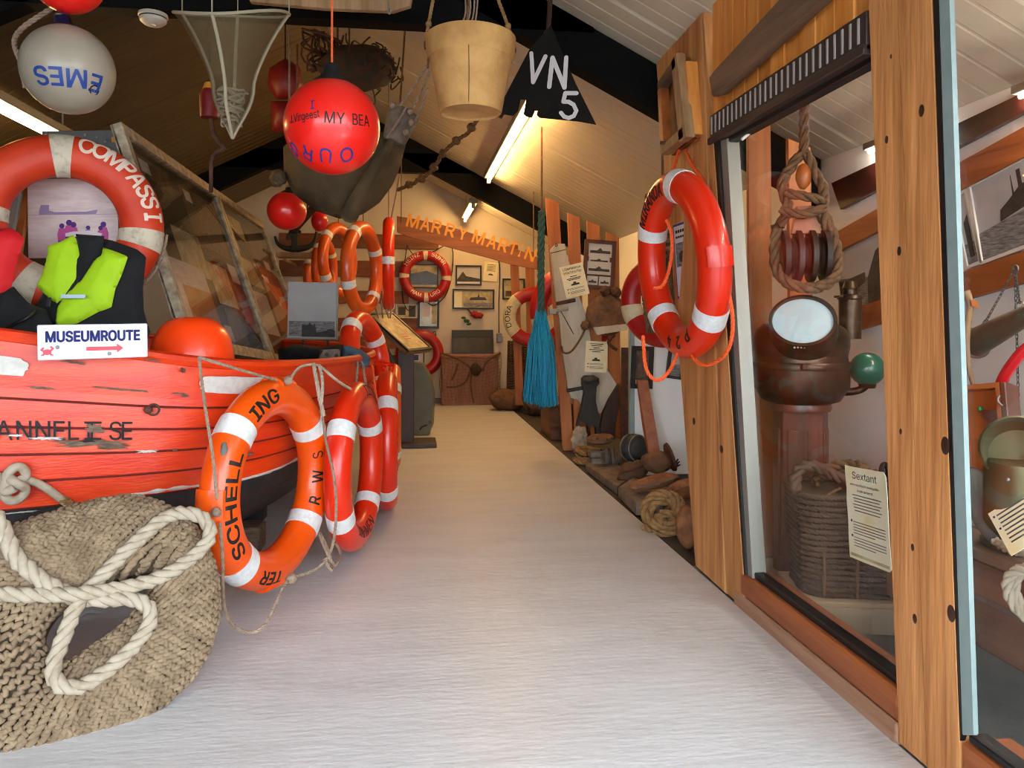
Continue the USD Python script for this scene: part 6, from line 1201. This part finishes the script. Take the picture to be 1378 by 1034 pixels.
t.add('paper', ext(Polygon(edge).buffer(0), q, -.002, 0), paper)
for (s_, hh, yy, ww, bo) in (('Sextant', .075, .87, .60, False), ('een nautisch navigatie-', .026, .795, .74, False), ('instrument', .028, .735, .38, False)): t.add('lettering', flat(s_, h*hh, q, w*.48, h*yy, .0002, bo, w*ww, 0., .0004), ink)
for k in range(6): t.add('print_line', ext(rect(w*(.16 + .02*(k % 3)), w*(.86 - .04*(k % 2)), h*(.69 - .033*k), h*(.70 - .033*k)), q, .0003, .0009), steel)
for k in range(9): t.add('print_line', ext(rect(w*.14, w*(.92 - .25*(k in (4, 8))), h*(.40 - .03*k - .015*(k > 4)), h*(.409 - .03*k - .015*(k > 4))), q, .0003, .0009), steel)
for yy in (.41, .25): t.add('bullet', ext(Point(w*.10, h*yy).buffer(w*.02), q, .0003, .001), plum_print)
for y0_ in (.03, .91): t.add('scroll_edge', ext(rect(w*.03, w*.97, h*y0_, h*(y0_+.03)), q, .0002, .0007), sepia) if y0_ < .5 else None
t.add('stand', beam(q(w*.5, -.0, -.02), (*q(w*.5, 0, -.04)[:2], 0.0), .05, .004), pane_mat(), 'clear stand')
# pictures on the showcase back wall
def wall_photo(label, px, sea, ship, x=EX - .012, fm=white_frame, fw=.012):
    q, w, h = quad(px, ('X', x)); t = thing('wall_photograph', label, 'photograph', q(w/2, 0)); t.add('frame', ext(Polygon(rect(0, w, 0, h), [rect(fw, w-fw, fw, h-fw)]), q, -.006, .012), fm); t.add('print', ext(rect(fw*.5, w-fw*.5, fw*.5, h-fw*.5), q, -.004, .004), sky_print)
    t.add('sea_print', ext([(fw + a*(w-2*fw), fw + b*(h-2*fw)) for a, b in sea], q, .004, .005), sea_print)
    for pts in ship: t.add('ship_print', ext([(fw + a*(w-2*fw), fw + b*(h-2*fw)) for a, b in pts], q, .004, .0062), dark_print)
    return t
wall_photo('large grey photograph of a stranded steamer, upper right behind the pane', [(1309, 248), (1440, 180), (1440, 312), (1318, 358)], [(0, 0), (1, 0), (1, .48), (0, .36)], [[(.28, .40), (.62, .47), (.88, .55), (.94, .92), (.80, .84), (.72, .80), (.62, .74), (.58, .74), (.58, .93), (.54, .93), (.54, .72), (.42, .62), (.30, .54)], [(.66, .78), (.68, 1.0), (.70, .78)], [(.46, .64), (.47, .9), (.48, .64)], [(.76, .05), (.84, .05), (.84, .34), (.80, .40), (.76, .34)], [(.90, .08), (.97, .08), (.97, .36), (.93, .42), (.90, .36)]])
wall_photo('narrow white framed picture left of the stranded steamer photograph', [(1290, 262), (1311, 250), (1317, 356), (1296, 366)], [(0, 0), (1, 0), (1, .3), (0, .3)], [[(.3, .1), (.7, .1), (.7, .7), (.3, .6)]])
wall_photo('grey photograph of a rocky shore between the two sloping rails', [(1131, 338), (1200, 303), (1203, 398), (1133, 424)], [(0, 0), (1, 0), (1, .3), (0, .55)], [[(.5, 0), (1, 0), (1, .85), (.75, .75), (.55, .4)], [(0, .2), (.5, .35), (.5, .5), (0, .5)]], fm=blk_frame, fw=.006)
# horn on chains, wooden bow, red tube
h0, h1 = A(1311, 462, 2.50), A(1400, 414, 2.20); d_ = h1 - h0; L_ = np.linalg.norm(d_); hf = Fr(h0, unit(np.cross(UP, d_)), np.cross(unit(d_), unit(np.cross(UP, d_))))
t = thing('speaking_trumpet', 'patinated copper speaking trumpet hanging on chains from the lower rail', 'horn', h0)
t.add('cone', lathe([(.050, 0), (.046, .02), (.026, L_), (.022, L_), (.042, .022), (.045, .0)], hf, 36), horn_m, smooth=40); t.add('bell_rim', lathe([(.044, -.006), (.053, -.004), (.054, .004), (.047, .008)], hf, 36), horn_m)
hang = oX(1366, 362, EX - .07)
def chain(p, q_, n=None, r=.004):
    p, q_ = np.asarray(p), np.asarray(q_); d = q_ - p; L = np.linalg.norm(d); n = n or max(3, int(L/.016)); u = unit(d); s1 = unit(np.cross(u, X_ + .2*Y_)); s2 = np.cross(u, s1); ms = []
    for k in range(n):
        c_ = p + d*(k+.5)/n; sd = s1 if k % 2 else s2; ms.append(tube(c_ + np.array([u*math.cos(a)*L/n*.72 + sd*math.sin(a)*r for a in np.linspace(0, 2*pi, 9)[:-1]]), r*.36, 4, True))
    return cat(ms)
ra, rb_ = A(1327, 432, 2.44), A(1372, 408, 2.27)
t.add('chain', chain(ra, hang), dark_iron, kind='stuff'); t.add('chain', chain(rb_, hang), dark_iron, kind='stuff'); t.add('hook', tube(hang + .012*np.array([[.1, math.cos(a), math.sin(a)] for a in np.linspace(0, 2*pi, 13)[:-1]]), .003, 6, True), steel)
for p in (ra, rb_): t.add('ring', tube(p + .013*np.array([[.3*math.sin(a), math.cos(a), math.sin(a)] for a in np.linspace(0, 2*pi, 15)[:-1]]) - [0, 0, .008], .0025, 6, True), steel)
single('iron_chain', chain(hang - [0, 0, .01], oX(1371, 560, EX - .06)), dark_iron, 'long dark chain hanging straight down behind the trumpet', 'chain')
t = thing('wooden_bow', 'curved pale wooden bow with a peg standing at the left edge of the right pane', 'bow', A(1304, 516, 2.40)); t.add('limb', tube(spl([A(1300, 392, 2.45), A(1305, 408, 2.44), A(1302, 440, 2.42), (A(1301, 470, 2.41)), A(1305, 500, 2.40), A(1310, 520, 2.40)], 30), np.linspace(.012, .007, 30), 8), pale_wood, smooth=True); t.add('peg', hull([A(1306, 403, 2.42), A(1313, 404, 2.42), A(1318, 410, 2.42), A(1317, 416, 2.42), A(1308, 412, 2.42), A(1306, 403, 2.46), A(1318, 410, 2.46), A(1308, 412, 2.46)]), bulb_or)
single('red_tube', tube(spl([A(1346, 520, 2.36), A(1352, 506, 2.34), A(1364, 488, 2.31), A(1380, 470, 2.28), A(1410, 452, 2.24)], 40), .017, 14), red_pipe, 'bright red bent tube above the open wooden case', 'tube', smooth=True)
# bench with case, lamp, spike and sheet
BX0, BT = 1.46, .455
t = thing('display_bench', 'rough brown timber bench inside the right pane', 'bench', (1.75, 1.5, 0))
bench_m = wood('bench_timber', (122, 84, 60), (88, 58, 40), 'y', 10., .7, .3, .12)
for k in range(4): t.add('top_plank', box(BX0 + .145*k + .002, BX0 + .145*(k+1), .95, 2.18, BT - .03, BT, .005), grey_wood)
t.add('front_beam', box(BX0 + .012, BX0 + .05, .95, 2.16, BT - .125, BT - .032, .005), bench_m); t.add('front_beam', box(BX0 + .03, BX0 + .07, .95, 2.16, BT - .27, BT - .14, .005), bench_m); t.add('front_strip', box(BX0 + .02, BX0 + .06, .95, 2.16, BT - .142, BT - .125, .002), drift_gr)
for (x, y) in ((BX0 + .03, 1.28), (BX0 + .03, 2.08), (2.0, 1.1), (2.0, 2.08)): t.add('leg', box(x, x + .07, y - .04, y + .04, -.004, BT - .03, .005), bench_m)
t.add('stretcher', box(BX0 + .25, BX0 + .29, .95, 2.12, .12, .18, .004), steel)
q, w, h = quad([(1290, 515), (1356, 519), (1342, 640), (1292, 648)], [2.36, 2.26, 2.22, 2.32])
t = thing('instrument_case', 'open upright wooden instrument case with green felt inside', 'case', q(w/2, 0))
t.add('case_frame', ext(Polygon(rect(0, w, 0, h), [rect(.012, w-.012, .012, h-.016)]), q, -.05, 0), rail_plank); t.add('case_back', ext(rect(.006, w-.006, .006, h-.006), q, -.05, -.042), bulb_or)
t.add('case_side', cbox(q, w, w+.018, -.005, h, -.09, 0, .003), mahog); t.add('hasp', tube(spl([q(w+.006, h*.75, .002), q(w-.004, h*.8, .008), q(w+.002, h*.86, .006)], 8), .003, 6), steel)
t.add('felt_pad', ext(Polygon([(w*.5, h*.06), (w*.92, h*.06), (w*.92, h*.32), (w*.62, h*.32), (w*.5, h*.2)]).buffer(-.005).buffer(.005), q, -.042, -.030), tool_green, 'green felt pad'); t.add('blade', ext([(w*.42, h*.74), (w*.86, h*.72), (w*.84, h*.56), (w*.74, h*.5)], q, -.04, -.028), mahog); t.add('green_tip', cbox(q, w*.40, w*.48, h*.72, h*.77, -.04, -.02), tool_green)
lc = A(1374, 640, 1.93); lx = Fr((lc[0], lc[1], 0), X_, Y_); zt = 1.05 - (622-431)*1.93/FPX
t = thing('brass_lamp_pot', 'greenish brass lamp pot with a wide tilted mouth on the bench', 'lamp', (lc[0], lc[1], BT))
t.add('pot_body', lathe([(0, BT + .006), (.088, BT + .006), (.092, BT + .02), (.084, BT + .025), (.084, zt - .02), (.08, zt), (0, zt)], lx, 40), copper, smooth=40); mf = ring_frame(A(1372, 606, 1.92), unit(EYE - A(1372, 606, 1.92) + UP*.75))
t.add('mouth', lathe([(.075, -.07), (.082, -.02), (.088, .0), (.092, .006), (.086, .010), (.080, .0), (.070, -.05), (0, -.055)], mf, 40), copper, smooth=40); t.add('stud', ball(A(1356, 646, 1.86), .006, 1), steel)
sp = [A(1306, 640, 2.12), A(1309, 668, 2.06), A(1320, 700, 1.98), A(1338, 728, 1.9)]
t = thing('marlinspike', 'long grey tapering spike with a white bound handle lying on the bench edge', 'spike', sp[2]); t.add('spike', tube(spl(sp, 24), np.linspace(.034, .012, 24), 12), dusty, smooth=True); t.add('bound_handle', rope(spl([A(1338, 728, 1.9), A(1356, 738, 1.86), A(1400, 752, 1.78)], 24), .014, .03), rope_wh, 'white cord bound handle', smooth=True)
q, w, h = quad([(1328, 692), (1386, 656), (1420, 712), (1362, 748)], [1.92, 1.86, 1.74, 1.80])
t = thing('info_sheet', 'cream information sheet lying tilted on the bench before the brass pot', 'sheet', q(w/2, 0)); t.add('paper', ext(rect(0, w, 0, h), q, -.002, 0), paper)
for k in range(8): t.add('print_line', ext(rect(w*.14, w*(.9 - .1*(k % 3)), h*(.84 - .09*k), h*(.87 - .09*k)), q, .0003, .0009), steel)
for yy in (.86, .58): t.add('bullet', ext(rect(w*.06, w*.10, h*(yy-.02), h*(yy+.02)), q, .0003, .001), plum_print)
coil(A(1402, 800, 1.60), .055, .012, 3.2, rope_wh, 'end of a white rope coil at the right edge of the picture', (-1, -.2, 0), .03, .05)
single('hanging_cable', tube(spl([A(1029, 150, 2.78), A(1022, 165, 2.75), A(1010, 178, 2.74), A(998, 188, 2.74)], 16), .006, 6), plastic_wh, 'white cable looping under the vent behind the pane', 'cable')

t = thing('iron_anchor', 'black iron anchor with upturned arms on a pale shelf behind the glazed panels', 'anchor', A(397, 338, 8.3))
t.add('arms', tube(spl([A(x, y, 8.3) for x, y in ((370, 318), (374, 328), (384, 334), (397, 335), (410, 334), (421, 328), (426, 312))], 40), np.r_[np.linspace(.012, .04, 20), np.linspace(.04, .012, 20)], 10), dark_iron, smooth=True)
t.add('shank', beam(A(397, 338, 8.3), A(397, 308, 8.3), .07, .07), dark_iron); t.add('stock', beam(A(389, 312, 8.3), A(405, 312, 8.3), .03, .03), dark_iron)
a, b = A(372, 346, 8.2), A(428, 339, 8.2); p = A(400, 342, 8.3)
t = thing('wall_shelf', 'pale wooden shelf carrying the black anchor behind the glazed panels', 'shelf', p); t.add('shelf_board', box(a[0], b[0], p[1] - .12, p[1] + .14, a[2], b[2] - .005, .004), pale_wood)
for x in (a[0] + .06, b[0] - .06): t.add('bracket', box(x - .015, x + .015, p[1] + .10, BY - .03, a[2] - .03, a[2], .003), pale_wood)
